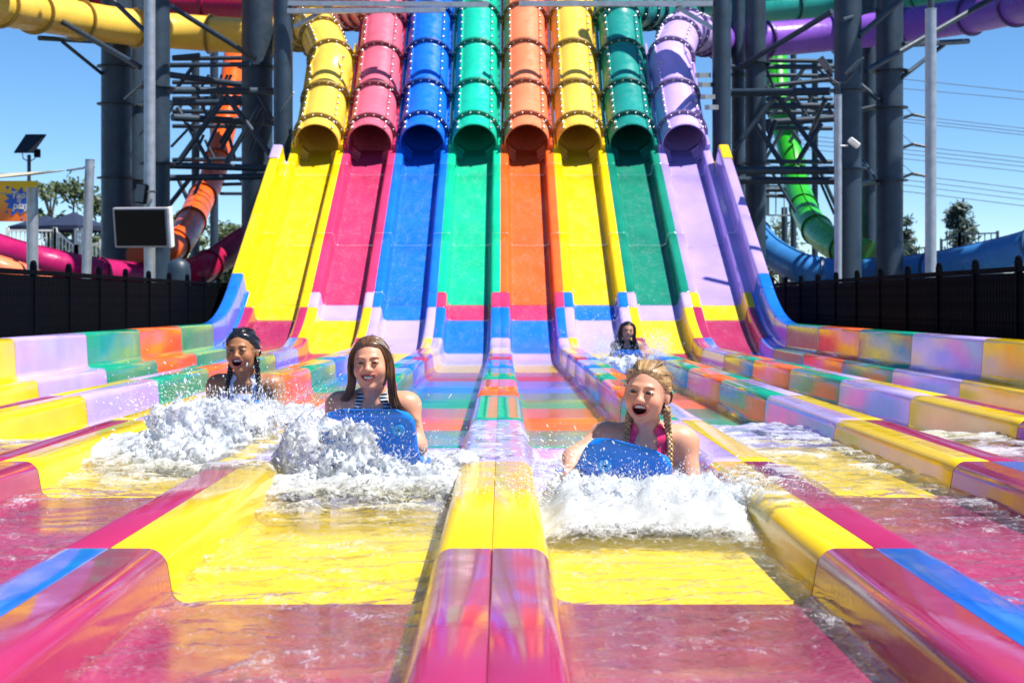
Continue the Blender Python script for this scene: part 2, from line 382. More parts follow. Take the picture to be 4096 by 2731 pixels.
def tube_run(root, pts, rad, key, ring_every=1.32, seam=True, first=.42, ring_big=.075, rings=True, part='tube_section', seams=(48, 132), open_end=True, bolts=True, N_=28):
    """closed flume: shell sections, flange rings, bolted seams - each section and ring a part"""
    P = resample(pts, .12); fr = frames(P); L = [0]
    for a, b in zip(P, P[1:]): L.append(L[-1] + (b - a).length)
    cuts = [0.0]; s = first
    while s < L[-1]: cuts.append(s); s += ring_every
    cuts.append(L[-1])
    def pos(s):
        j = min(range(len(L)), key=lambda i: abs(L[i] - s)); return j
    bl = MB()
    for ci in range(len(cuts) - 1):
        j0, j1 = pos(cuts[ci]), pos(cuts[ci+1])
        if j1 <= j0: continue
        mb = MB(); n = N_; V = []; F = []
        idx = list(range(j0, j1 + 1)); m = len(idx)
        for rr in (rad, rad - .018):
            for j in idx:
                t, sd, up = fr[j]
                for k in range(n):
                    a = 2 * math.pi * k / n; V.append(P[j] + sd * math.cos(a) * rr + up * math.sin(a) * rr)
        for i in range(m - 1):
            for k in range(n):
                k2 = (k + 1) % n; F.append((i*n+k, i*n+k2, (i+1)*n+k2, (i+1)*n+k))
                o = m * n; F.append((o+i*n+k2, o+i*n+k, o+(i+1)*n+k, o+(i+1)*n+k2))
        for e, i in ((0, 0), (1, m - 1)):
            for k in range(n):
                k2 = (k + 1) % n; q = (i*n+k, m*n+i*n+k, m*n+i*n+k2, i*n+k2); F.append(q if e else tuple(reversed(q)))
        mb.add(V, F, True); sec = mb.build(part, T_[key], root)
        if seam:
            for an in seams:
                a = R_(an); fm = MB(); line = []
                for j in idx:
                    t, sd, up = fr[j]; line.append((P[j] + (sd * math.cos(a) + up * math.sin(a)) * (rad + .012), sd * math.cos(a) + up * math.sin(a), t))
                V = []; F = []
                for p, o_, t in line:
                    tang = t.cross(o_).normalized()
                    for du, dv in ((-.014, -.015), (-.014, .018), (.014, .018), (.014, -.015)): V.append(p + tang * du + o_ * dv)
                for i in range(len(line) - 1):
                    for k in range(4): F.append((i*4+k, i*4+(k+1) % 4, (i+1)*4+(k+1) % 4, (i+1)*4+k))
                fm.add(V, F); fm.build('seam_flange', T_[key], sec)
                if bolts:
                    for i in range(0, len(line), 1):
                        p, o_, t = line[i]; (bl.ball(p + o_ * .030, .030, 6, 4) if i % 2 == 0 else None)
    if rings:
        for c in cuts[1:-1]:
            j = pos(c); t, sd, up = fr[j]; n = N_ + 4; V = []; F = []
            for (rr, dt) in ((rad - .005, -.028), (rad + ring_big, -.028), (rad + ring_big, .028), (rad - .005, .028)):
                for k in range(n):
                    a = 2 * math.pi * k / n; V.append(P[j] + t * dt + (sd * math.cos(a) + up * math.sin(a)) * rr)
            for i in range(3):
                for k in range(n): F.append((i*n+k, i*n+(k+1) % n, (i+1)*n+(k+1) % n, (i+1)*n+k))
            MB().add(V, F, False).build('flange_ring', FLG[key], root)
            if bolts:
                for k in range(18):
                    a = 2 * math.pi * k / 18; bl.ball(P[j] - t * .035 + (sd * math.cos(a) + up * math.sin(a)) * (rad + .04), .020, 6, 4)
    if not open_end:
        t, sd, up = fr[-1]; MB().tube([P[-1], P[-1] + t * .02], rad, N_).build('end_cover', FLG[key], root)
    if bolts and bl.v: tag(bl.build('bolts', BOLT, root), kind='stuff')
TR = .43
def lane_axis(cx, top_y):
    """centre line of the closed part: 31 degrees at the mouth, steepening to 47"""
    pts = []; y, z = OPEN_Y, floor_at(OPEN_Y)[0]; a = SLOPE
    z += (TR - .035) * math.cos(a); y -= TR * math.sin(a) * .55
    while y < top_y:
        pts.append(Vector((cx, y, z))); s = .1
        a = min(R_(47), SLOPE + max(0, (y - 27.3)) * R_(13)); y += s * math.cos(a); z += s * math.sin(a)
    return pts
EXIT = {1: [(1262, 118, 31.2), (1205, 120, 33.2), (1097, 150, 35.2), (800, 135, 36), (490, 108, 35), (200, 60, 32.5), (0, 22, 30), (-260, -50, 27)],
        8: [(2735, 128, 31.2), (2800, 140, 33.2), (2941, 166, 36), (3280, 143, 37), (3586, 110, 36.5), (3857, 68, 35), (4061, 25, 33), (4400, -60, 29)],
        7: [(2555, 40, 32.6), (2625, 42, 35), (2750, 45, 39), (3000, 33, 42), (3300, 18, 43), (3600, -10, 42), (3900, -60, 40)],
        2: [(1470, 40, 32.6), (1400, 45, 35), (1290, 45, 39), (1000, 38, 42), (700, 15, 43), (400, -15, 42), (100, -60, 40)]}
for ln, key, sh in LANES:
    cx = ln - 4.5
    root = thing('slide_lane', LNAME[ln], 'water slide', (0, 0, 0), 'lanes of the racing water slide')
    prof = profile(); flip = False
    if ln in (1, 8): prof = profile(True); flip = ln == 8
    for i in range(len(J) - 1):
        sct = i - 1; c = SEQ.get(sct - sh, 'blue')
        a, b = J[i], J[i+1]
        if ln in (1, 8) and sct >= 9:     # outer wall is blue through the bend, lane keeps its own pattern
            nW = len(profile(True)) - len(profile()) + 2
            V, F = sweep_profile(prof[:nW], cx, ysamples(a, b), flip); MB().add(V, F, True).build('outer_wall', G['blue'], root)
            V, F = sweep_profile(prof[nW-1:], cx, ysamples(a, b), flip)
        else: V, F = sweep_profile(prof, cx, ysamples(a, b), flip)
        MB().add(V, F, True).build('runout_section', G[c], root)
    cuts = [22.7, 24.4, 26.75, OPEN_Y + .5]
    for a, b in zip(cuts, cuts[1:]):
        V, F = sweep_profile(prof if a < 26.7 else profile(), cx, ysamples(a, b), flip); MB().add(V, F, True).build('chute_section', G[key], root)
    if ln in (1, 8):   # rounded cap closing the top of the outer wall
        capm = MB(); nW = len(profile(True)) - len(profile()) + 2
        V, F = sweep_profile([(u*1.02 - .0 if u < -.5 else u, v + (.012 if v > .3 else 0)) for u, v in prof[:nW]], cx, [26.32, 26.80], flip, False)
        capm.add(V, F, True).build('wall_cap', G['lavender' if ln == 1 else 'yellow'], root)
    # side cheeks that rise beside the mouth and follow the closed tube
    ax = lane_axis(cx, 29.8 if ln in (1, 8) else (31.0 if ln in (2, 7) else 33.5))
    for sgn in (-1, 1):
        V = []; F = []; n = 0
        pts = ax[::3][:34]; fr = frames(pts)
        for p, (t, sd, up) in zip(pts, fr):
            for u, v in ((.435, -.22), (.44, -.02), (.462, .0), (.488, .0), (.492, -.02), (.492, -.30)): V.append(p + Vector((sgn * u, 0, 0)) + up * v)
            n += 1
        for i in range(n - 1):
            for k in range(5):
                q = (i*6+k, i*6+k+1, (i+1)*6+k+1, (i+1)*6+k); F.append(q)
        F.append((0, 1, 2, 3, 4, 5)); MB().add(V, F).build('side_cheek', G[key], root)
    pts = ax
    if ln in EXIT:
        pts = catmull([ax[i] for i in range(0, len(ax) - 3, 6)] + [at(*q) for q in EXIT[ln]], .15)
        k = min(range(len(pts)), key=lambda i: (pts[i] - at(*EXIT[ln][1])).length)
        tube_run(root, pts[k:], TR, {1: 'yellow', 2: 'red', 7: 'deepgreen', 8: 'purple_shade'}[ln], 1.9, open_end=False, seams=(90,), bolts=False)  # pink and purple exit runs darkened, shade put into their colour
        pts = pts[:k + 1]
    tube_run(root, pts, TR, key, open_end=ln in EXIT)
# ------------------------------------------------------------------ water in the lanes
def set_attr(me, name, arr):
    a = me.attributes.new(name, 'FLOAT', 'POINT'); a.data.foreach_set('value', np.asarray(arr, np.float32).ravel())
def set_col(me, name, arr):
    a = me.attributes.new(name, 'FLOAT_COLOR', 'POINT'); arr = np.asarray(arr, np.float32)
    if arr.shape[1] == 3: arr = np.concatenate([arr, np.ones((len(arr), 1), np.float32)], 1)
    a.data.foreach_set('color', arr.ravel())
def grid_faces(nx, ny):
    i = np.arange((ny - 1) * nx).reshape(ny - 1, nx)[:, :-1].ravel()
    return np.stack([i, i + 1, i + nx + 1, i + nx], 1)
LEVEL = .125
# (x, y) of the four riders: used for the wakes
RIDERS = [dict(x=.52, y=5.12), dict(x=-.517, y=5.9), dict(x=-1.29, y=7.2), dict(x=1.55, y=17.4)]
JUMP = {1: 8.6, 2: 8.3, 3: 8.9, 4: 7.7, 5: 7.4, 6: 9.2, 7: 8.8, 8: 8.6}
for ln, key, sh in LANES:
    cx = ln - 4.5; yend = JUMP[ln] + 2.2
    fine = .0125 if ln in (4, 5) else .018
    hw = .352; nx = int(2 * hw / fine) + 1; ny = int((yend - 1.5) / fine) + 1
    xs = np.linspace(-hw, hw, nx) + cx; ys = np.linspace(1.5, yend, ny)
    X, Y = np.meshgrid(xs, ys)
    depth = LEVEL * (1 - sstep(JUMP[ln] - .9, JUMP[ln] + .9, Y + .5 * (fbm(X*3, Y*2, ln, 2) - .5))) + .010
    warp = fbm(X*3.1, Y*2.2, ln*3.3, 3, 5) - .5
    ch = fbm(X*8 + warp*3, Y*15 + warp*3, ln * 1.7, 4, 11)
    rid = 1 - np.abs(2 * fbm(X*4.2 + warp*1.5, Y*6.5, ln*2.9, 4, 21) - 1)
    amp = sstep(.02, .11, depth)
    Zw = depth + amp * (.026 * (ch - .5) * 2 + .018 * (rid - .66)) + (1 - amp) * .004 * (fbm(X*14, Y*10, ln, 3) - .5)
    foam = .10 * amp * sstep(.42, .66, fbm(X*17 + warp*4, Y*34 + warp*5, ln*2.1, 3, 55)) + .09 * amp * sstep(.6, .9, rid) + .10 * amp * sstep(.5, .75, ch) + .20 * np.exp(-((Y - JUMP[ln] + .35) / .55) ** 2) * amp * fbm(X*8, Y*5, ln, 3, 31) * 1.6
    foam += .16 * amp * sstep(.46, .74, fbm(X*4, Y*3, ln*7, 3, 77)) * sstep(3.6, 6.5, Y)
    nz = fbm(X*9, Y*9, ln, 4, 41)
    if ln == 5:   # wave pushed by the nearest board
        front = 4.86 + .10 * (fbm(X*6, 0*X, 1, 3) - .5)
        t = np.clip((front - Y) / .55, 0, 1); h = np.where(Y < front, (1 - t) ** 1.25, np.exp(-((Y - front) / .20) ** 2))
        h = h * (1 - .55 * sstep(.24, .35, np.abs(X - cx)))
        Zw += .175 * h * (0.85 + .35 * (nz - .5)) + .11 * h**2 * (fbm(X*26, Y*20, 0, 5, 8, .68) - .5)
        foam += .62 * np.where(Y < front, sstep(1.0, .25, t + .22 * (nz - .5)), np.exp(-((Y - front) / .5) ** 2)) * (.75 + .6 * nz)
        foam += .45 * np.exp(-((Y - 6.1) / .9) ** 2) * sstep(.38, .6, nz)
    if ln == 4:
        h = np.exp(-((Y - 5.50) / .30) ** 2); Zw += .06 * h * (.6 + nz) + .04 * h * (fbm(X*30, Y*40, 0, 4, 9, .6) - .5)
        foam += .52 * np.exp(-((Y - 5.75) / .45) ** 2) * (.55 + .75 * nz) + .4 * np.exp(-((Y - 7.0) / .8) ** 2) * sstep(.35, .6, nz)
    if ln == 3:
        h = np.exp(-((Y - 6.75) / .35) ** 2); Zw += .10 * h * (.6 + nz) + .05 * h * (fbm(X*30, Y*40, 0, 4, 9, .6) - .5)
        foam += .58 * np.exp(-((Y - 6.75) / .45) ** 2) * (.55 + .75 * nz) + .5 * np.exp(-((Y - 8.0) / .9) ** 2) * nz
    if ln in (6, 7): foam += .20 * np.exp(-((Y - 7.6) / 1.3) ** 2) * sstep(.4, .62, nz)
    V = np.stack([X, Y, Zw], -1).reshape(-1, 3)
    me = mesh_np('water', V, grid_faces(nx, ny)); me.materials.append(WATER); set_attr(me, 'foam', foam)
    tag(link('water', me), kind='structure')
    # thin running sheet further up, as far as the tube mouth
    ys = list(np.arange(yend - .06, ARC0, .06)) + list(np.arange(ARC0, OPEN_Y + .4, .06)); us = np.linspace(-.325, .325, 24)
    V = []; fo = []
    for y in ys:
        z, a = floor_at(y); nn = fbm(us*11, np.full(24, y*6.0), ln, 3, 3)
        for u, q in zip(us, nn):
            e = .035 * max(0, abs(u) - .29) / .035
            v = .010 + .006 * (q - .5) + e; V.append((cx + u, y - v * math.sin(a), z + v * math.cos(a)))
            fo.append(.08 + .12 * (q - .5) + (.25 * math.exp(-((y - 19.6 + .4 * math.sin(ln)) / .5) ** 2)) + (.10 if y > 21 else 0))
    me = mesh_np('water', np.array(V), grid_faces(24, len(ys))); me.materials.append(FILM); set_attr(me, 'foam', fo)
    tag(link('water', me), kind='structure')

# ------------------------------------------------------------------ fences
def fence(sx, y0, y1, label, xs=4.62):
    root = thing('fence', label, 'fence', (sx * xs, y0, GZ), 'black fences along the slide')
    H = 1.2 - GZ; n = round((y1 - y0) / 1.15)
    pm = MB().box((0, 0, H/2 + .03), (.06, .06, H + .06), None, .006); pm.ball((0, 0, H + .07), .034, 8, 5); p0 = None
    sm = None
    rail = MB().box((0, .575, H - .02), (.045, 1.09, .05), None, .006); rm = None
    rail2 = MB().box((0, .575, .12), (.045, 1.09, .05), None, .006); rm2 = None
    for i in range(n + 1):
        if p0 is None: o = pm.build('post', BLACK, root); p0 = o.data
        else: o = link('post', p0, root)
        o.location = (0, i * 1.15, 0)
        if i == n: break
        for which in (0, 1):
            src = (rail, rail2)[which]; me = (rm, rm2)[which]
            if me is None:
                o = src.build('rail', BLACK, root)
                if which == 0: rm = o.data
                else: rm2 = o.data
            else: o = link('rail', me, root)
            o.location = (0, i * 1.15, 0)
        for k in range(13):
            if sm is None:
                o = MB().box((0, 0, H/2 + .03), (.022, .077, H - .16), None, .005).build('slat', BLACK, root); sm = o.data
            else: o = link('slat', sm, root)
            o.location = (0, i * 1.15 + .075 + k * .0835, 0)
    return root
fence(-1, 4.9, 25.6, 'black vertical slat fence behind the left runout wall')
fence(1, 4.6, 25.3, 'black vertical slat fence behind the right runout wall')

# ------------------------------------------------------------------ support towers
def col_part(root, px0, px1, d, top=-60, rings=(), mat=None, name='column', py_bottom=None):
    a, b = at(px0, top, d), at(px1, top, d); r = (b.x - a.x) / 2; x = (a.x + b.x) / 2
    z0 = GZ if py_bottom is None else at(0, py_bottom, d).z
    o = MB().tube([(x, d, z0), (x, d, z0 + (a.z-z0)*.5), (x, d, a.z)], r, 24).build(name, mat or STEEL, root)
    for py in rings:
        z = at(0, py, d).z; MB().tube([(x, d, z - .012), (x, d, z + .012)], r + .11, 24, smooth=False).build('flange_plate', mat or STEEL, o)
    return o
def pipe_part(root, a, b, w, name='brace', mat=None, sq=False):
    A, B = at(*a), at(*b)
    if sq: return MB().bar(A, B, w, w).build(name, mat or STEEL, root)
    return MB().tube([A, A.lerp(B, .5), B], w / 2, 12).build(name, mat or STEEL, root)
tl = thing('support_tower', 'grey steel column and truss tower left of the slide tubes', 'tower', (at(750, 1210, 32).x, 32, GZ)); tl.location = (0, 0, 0)
col_part(tl, 406, 525, 36, -900, (268, 418, 713)); col_part(tl, 508, 575, 38, -900, (425, 720))
col_part(tl, 576, 679, 30, -900, (352, 655)); col_part(tl, 967, 1091, 34, -900, (490, 270))
col_part(tl, 766, 798, 42, 230, ()); col_part(tl, 840, 873, 44, 200, ())
for (a, b, w) in [((680, 262, 31), (1000, 258, 31), .11), ((680, 300, 35), (1000, 345, 35), .16), ((680, 362, 30.6), (1094, 366, 33), .17), ((560, 415, 33), (680, 412, 31), .14), ((690, 412, 34), (1090, 410, 34), .15), ((690, 470, 31.5), (1090, 492, 33.5), .17),
                  ((680, 662, 31), (1085, 674, 31.5), .15), ((676, 712, 31), (1080, 706, 31.5), .14), ((890, 738, 40), (970, 736, 40), .10), ((880, 775, 42), (970, 775, 42), .10), ((690, 232, 33), (800, 222, 33), .12)]:
    pipe_part(tl, a, b, w, 'beam')
for (a, b, w) in [((715, 648, 31), (897, 394, 31), .13), ((903, 382, 31), (1085, 624, 31), .12), ((903, 654, 31.5), (1040, 425, 31.5), .12), ((709, 430, 32), (842, 660, 32), .10), ((790, 380, 36), (830, 470, 36), .09), ((830, 480, 36), (880, 380, 36), .09), ((700, 470, 37), (740, 390, 37), .09), ((820, 560, 38), (860, 640, 38), .08),
                  ((770, 640, 36), (815, 540, 36), .08), ((1036, 380, 33), (1090, 480, 33), .1), ((940, 640, 36), (900, 480, 36), .09), ((1060, 450, 33), (1000, 600, 33), .09)]:
    pipe_part(tl, a, b, w)
for (a, b, w) in [((97, 0, 33), (561, 270, 31), .13), ((449, 0, 30), (590, 136, 30), .10), ((684, 26, 29), (1020, 235, 32), .11), ((158, 153, 33.3), (403, 168, 36), .12), ((250, 168, 34), (408, 296, 35.8), .09), ((110, 5, 33), (-120, -120, 34), .13), ((500, 395, 33), (575, 330, 30), .06), ((620, 470, 30), (560, 540, 36), .07)]:
    pipe_part(tl, a, b, w, 'strut')
rb = random.Random(11)
for k in range(16):
    x0, x1 = rb.uniform(690, 950), rb.uniform(690, 1080); yb = rb.choice((262, 300, 364, 411, 480, 668, 708)); d = rb.uniform(34, 43)
    pipe_part(tl, (x0, yb, d), (x0 + rb.choice((-1, 1)) * rb.uniform(50, 110), yb + rb.uniform(90, 190), d), rb.uniform(.07, .12))
for py, d in ((236, 38), (330, 38), (395, 40), (446, 37), (505, 39), (640, 38)): pipe_part(tl, (690, py, d), (1060, py + rb.uniform(-8, 8), d), .12, 'beam')
tr = thing('support_tower', 'grey steel column and truss tower right of the slide tubes', 'tower', (0, 0, 0))
col_part(tr, 2926, 2978, 35, -900, (300, 660)); col_part(tr, 2979, 3063, 33, -900, (255, 655)); col_part(tr, 3337, 3445, 30, -900, (362, 676))
col_part(tr, 3446, 3506, 38, -900, (430, 735)); col_part(tr, 3504, 3611, 31.2, -900, (285, 432, 723)); col_part(tr, 3247, 3272, 43, 240); col_part(tr, 3161, 3186, 44, 200); col_part(tr, 3125, 3150, 45, 830)
for (a, b, w) in [((2925, 268, 33), (3340, 268, 33), .12), ((2925, 372, 32), (3320, 366, 31), .18), ((2980, 424, 33), (3337, 424, 33), .15), ((3060, 492, 34), (3335, 474, 34), .18), ((2930, 682, 31), (3337, 682, 31), .18), ((2930, 722, 31.5), (3337, 724, 31), .17), ((3440, 440, 34), (3510, 425, 34), .12), ((3080, 344, 36), (3330, 318, 36), .12),
                  ((3440, 735, 35), (3510, 725, 33), .14), ((3060, 760, 42), (3165, 760, 42), .14), ((3060, 782, 42), (3165, 786, 42), .12)]:
    pipe_part(tr, a, b, w, 'beam')
for (a, b, w) in [((3027, 500, 32), (3132, 662, 32), .12), ((3189, 500, 32), (3299, 648, 31), .12), ((3285, 495, 32), (3185, 655, 32), .12), ((3100, 385, 32), (2935, 600, 32), .11), ((3110, 385, 32), (3190, 500, 32), .12), ((3300, 400, 31), (3240, 540, 33), .10), ((3020, 420, 34), (3080, 540, 34), .09), ((3180, 385, 36), (3230, 470, 36), .09), ((3250, 380, 36), (3210, 470, 36), .09),
                  ((3290, 385, 36), (3330, 460, 36), .09), ((3060, 640, 36), (3130, 520, 36), .09), ((3440, 340, 31), (3515, 400, 31), .12), ((3450, 640, 33), (3515, 735, 31), .08)]:
    pipe_part(tr, a, b, w)
for (a, b, w) in [((2968, 265, 31), (3328, 47, 29), .12), ((3436, 146, 29.8), (3606, 0, 30), .12), ((3464, 285, 29.8), (3959, 0, 32), .13), ((3959, 0, 32), (4150, -110, 33), .13), ((3613, 180, 31), (3871, 166, 34), .13), ((3606, 312, 31), (3776, 180, 33), .10), ((3370, 80, 29), (3560, 20, 33), .08)]:
    pipe_part(tr, a, b, w, 'strut')
for k in range(16):
    x0 = rb.uniform(2980, 3300); yb = rb.choice((268, 320, 368, 424, 482, 684, 722)); d = rb.uniform(33, 43)
    pipe_part(tr, (x0, yb, d), (x0 + rb.choice((-1, 1)) * rb.uniform(50, 110), yb + rb.uniform(90, 190), d), rb.uniform(.07, .12))
for py, d in ((240, 38), (300, 38), (398, 40), (450, 37), (512, 39), (645, 38)): pipe_part(tr, (2940, py, d), (3330, py + rb.uniform(-8, 8), d), .12, 'beam')
# columns right beside the tubes with the cross beams they carry
bl_ = thing('beam_column', 'tall galvanised column beside the leftmost yellow tube with two crossbeams', 'column', (0, 0, 0), 'columns carrying the tubes')
col_part(bl_, 1094, 1171, 28.2, -900, ())
pipe_part(bl_, (1150, 15, 28.1), (1954, 20, 28.1), .10, 'crossbeam', GALV, True); pipe_part(bl_, (1150, 46, 27.9), (1780, 42, 27.9), .095, 'crossbeam', GALV, True)
pipe_part(bl_, (1175, 110, 28.2), (1330, 25, 28.2), .08, 'brace', GALV, True); pipe_part(bl_, (1560, 0, 28.2), (1630, 32, 28.2), .06, 'brace', GALV, True); pipe_part(bl_, (1100, 480, 28.4), (1175, 370, 27.2), .03, 'brace', GALV)
br_ = thing('beam_column', 'tall galvanised column beside the purple tube with one crossbeam', 'column', (0, 0, 0), 'columns carrying the tubes')
col_part(br_, 2849, 2924, 28.2, -900, ())
pipe_part(br_, (2076, 17, 28.1), (2850, 15, 28.1), .10, 'crossbeam', GALV, True); pipe_part(br_, (2710, 30, 28.2), (2850, 115, 28.2), .08, 'brace', GALV, True)
for py, x0, x1 in ((302, 2790, 2835), (340, 2800, 2840), (388, 2812, 2862), (430, 2828, 2876)):
    pipe_part(br_, (x0, py, 27.2), (x1, py, 28.3), .09, 'bracket', GALV, True)

# ------------------------------------------------------------------ more flumes behind the towers
def flume(name, label, path, rad, key, every=3.0):
    r = thing(name, label, 'water slide')
    tube_run(r, catmull([at(*p) for p in path], .2), rad, key, every, True, .8, .05, True, 'tube_section', (65, 115) if name == 'x' else (90,), False, False, 22)
flume('tube_slide', 'rust orange tube slide winding down behind the left tower', [(960, 130, 47), (939, 236, 46), (927, 321, 45), (909, 442, 44), (885, 564, 43), (848, 715, 41), (800, 806, 39), (733, 945, 35), (660, 1000, 33), (560, 1030, 32)], .36, 'rust')
flume('tube_slide', 'green tube slide winding down behind the right tower', [(3100, 130, 47), (3105, 250, 46), (3115, 400, 45), (3137, 514, 44), (3165, 620, 43), (3187, 739, 42), (3228, 860, 39), (3292, 945, 36), (3380, 1000, 34), (3480, 1030, 33)], .37, 'green')
flume('tube_slide', 'sky blue tube slide curving low behind the right fence', [(2960, 860, 36), (3065, 985, 35), (3146, 1045, 34), (3232, 1085, 33), (3330, 1102, 33), (3450, 1100, 33), (3619, 1092, 32), (3800, 1066, 31), (3930, 1040, 30), (4096, 1000, 29), (4300, 930, 28)], .36, 'skyblue')
flume('tube_slide', 'crimson tube slide rising behind the left yellow chute', [(1130, 880, 37), (1050, 920, 36), (960, 975, 35), (860, 1045, 34), (770, 1095, 33), (680, 1120, 33)], .34, 'red')
flume('tube_slide', 'magenta tube slide low behind the left fence posts', [(-250, 900, 30), (0, 1000, 30), (200, 1055, 30), (402, 1092, 31), (560, 1110, 32)], .30, 'magenta')
flume('tube_slide', 'short orange tube slide end at the left picture edge', [(-200, 1010, 27), (0, 1075, 27), (110, 1110, 27.5), (200, 1150, 28)], .22, 'orange')
# upper tube loops added above the picture to shade the columns
flume('tube_slide', 'dark red tube loop added for shade high above the left tower', [(1700, -60, 34), (1350, -40, 38), (900, -60, 40), (500, -90, 38), (200, -140, 34), (-100, -230, 30)], .43, 'red', 2.2)
flume('tube_slide', 'dark green tube loop added for shade high above the right tower', [(2300, -60, 34), (2700, -45, 38), (3100, -60, 40), (3500, -90, 38), (3900, -150, 34), (4200, -240, 30)], .43, 'deepgreen', 2.2)

def shade_loop(label, pts, key):  # unseen loops, placed so their shadows fall on the tower columns
    r = thing('tube_slide', label, 'water slide'); tube_run(r, catmull([Vector(p) for p in pts], .3), .43, key, 2.2, True, .8, .05, True, 'tube_section', (90,), False, False, 20)
shade_loop('blue tube loop added to shade the left columns, out of the picture', [(-6.5, 34, 11.2), (-3.2, 30.5, 10.6), (-3.6, 27, 10.3), (-7, 25.2, 10.1), (-11, 27, 9.9), (-12.5, 31, 9.6), (-10, 35, 9.4)], 'blue')
shade_loop('orange tube loop added to shade the left columns, out of the picture', [(-4.5, 35, 12.6), (-4.2, 31, 12.2), (-5.2, 28.5, 12), (-8, 28, 11.8), (-10, 31, 11.6), (-9, 34.5, 11.4)], 'orange')
shade_loop('emerald tube loop added to shade the right columns, out of the picture', [(7, 37, 11.2), (8.8, 33, 10.8), (10, 29, 10.5), (12, 26.5, 10.2), (15, 28, 10), (16, 32, 9.8), (13, 35.5, 9.6)], 'emerald')
shade_loop('yellow tube loop added to shade the right columns, out of the picture', [(8.5, 36, 12.6), (10, 31.5, 12.2), (11.5, 28.5, 12), (14, 29.5, 11.8), (14, 33, 11.6), (11.5, 34.8, 11.4)], 'yellow')
# ------------------------------------------------------------------ poles, screen, speaker, lights, sign
def pole(name, label, px0, px1, d, top, mat=GALV, bottom=None, lean=0):
    a, b = at(px0, top, d), at(px1, top, d); r = (b.x - a.x) / 2; x = (a.x + b.x) / 2
    root = thing(name, label, 'pole', (x, d, GZ))
    zt = a.z - GZ
    MB().tube([(-lean, 0, 0), (-lean*.5, 0, zt*.5), (0, 0, zt)], r, 20).build('shaft', mat, root)
    MB().tube([(0, 0, zt), (0, 0, zt + .012)], r * 1.06, 20, smooth=False).build('end_cap', mat, root)
    MB().box((-lean, 0, .012), (r*4, r*4, .024), None, .004).build('base_plate', mat, root)
    return root
pole('light_pole', 'slim galvanised pole that carries the black screen and loudspeaker', 577, 621, 24, -300)
pole('sail_post', 'short thick galvanised post in front of the orange sign', 107, 152, 24, 754)
pole('sail_post', 'leaning taller galvanised post holding the shade sail', 341, 378, 24, 641, lean=.11)
pl = pole('light_pole', 'tall grey two-stage pole at the right above the fence', 3701, 3745, 22, 40)
a = at(3723, 40, 22); MB().tube([(0, 0, a.z - GZ), (0, 0, a.z - GZ + 2)], .055, 14).build('upper_shaft', STEELD, pl)
pl = pole('light_pole', 'grey pole with floodlight in front of the right columns', 3338, 3367, 24, 383)
a = at(3352, 383, 24); zt = a.z - GZ
MB().tube([(0, 0, zt), (0, 0, zt + .2)], .04, 12).build('upper_shaft', STEELD, pl)
brk = MB().tube([(0, 0, zt + .2), (-.12, 0, zt + .28), (-.2, 0, zt + .42)], .02, 8); brk.tube([(0, 0, zt + .2), (.14, 0, zt + .24), (.25, 0, zt + .38)], .02, 8); brk.build('lamp_bracket', STEELD, pl)
for s in (-1, 1):
    MB().box((s*.24 + .03, 0, zt + .5), (.05, .3, .34), Matrix.Rotation(R_(s*40+5), 3, 'Y'), .01).build('lamp_head', STEELD, pl)
zf = at(0, 585, 24).z - GZ
fl_scale = .72
fl = thing('floodlight', 'white rectangular floodlight clamped to the grey pole', 'light', (at(3352, 585, 24).x, 24, zf + GZ))
MB().tube([(0, -.06, 0), (.14, -.06, 0), (.22, -.06, .01)], .02, 8).build('arm', WHITEP, fl); MB().tube([(0, 0, -.05), (0, 0, .05)], .075, 16).build('clamp', GALV, fl)
MB().box((.36, -.06, .07), (.28, .16, .13), Matrix.Rotation(R_(38), 3, 'Y'), .02).build('housing', WHITEP, fl)
MB().box((.345, -.15, .07), (.22, .012, .09), Matrix.Rotation(R_(38), 3, 'Y')).build('lens', plain('lamp_glass', (.45, .45, .42), .15), fl)
fl.scale = (fl_scale,) * 3
# screen
SCRN = plain('screen_glass', (.003, .004, .006), .12, 0, .1, spec=.15); BEZ = plain('screen_bezel', (.30, .30, .33), .35)
c = at(564, 911, 23.4); w = (676 - 452) / FPX * 23.4; h = (991 - 831) / FPX * 23.4
SCRX = R_(10)
sc_ = thing('display_screen', 'black outdoor display screen with pale frame mounted on a pole', 'screen', tuple(c), rz=R_(-6)); sc_.rotation_euler[0] = SCRX
MB().box((0, .05, 0), (w, .13, h), None, .012).build('housing', BEZ, sc_)
MB().box((0, -.022, 0), (w * .92, .012, h * .90)).build('glass', SCRN, sc_)
MB().box((w*.5 + .025, .05, 0), (.05, .16, h * 1.02), None, .01).build('side_cover', WHITEP, sc_); MB().box((.1, .2, 0), (.2, .2, .25)).build('mount', STEELD, sc_)
c = at(567, 775, 23.6); sp = thing('loudspeaker', 'black loudspeaker angled down on the slim pole', 'speaker', tuple(c))
MB().box((0, 0, 0), (.17, .2, .33), Matrix.Rotation(R_(8), 3, 'Y'), .02).build('cabinet', BLACK, sp); MB().box((-.005, -.106, .0), (.14, .012, .29), Matrix.Rotation(R_(8), 3, 'Y')).build('grille', STEELD, sp)
MB().tube([(.07, .02, .02), (.14, .1, .05), (.16, .3, .05)], .018, 8).build('bracket', STEELD, sp)
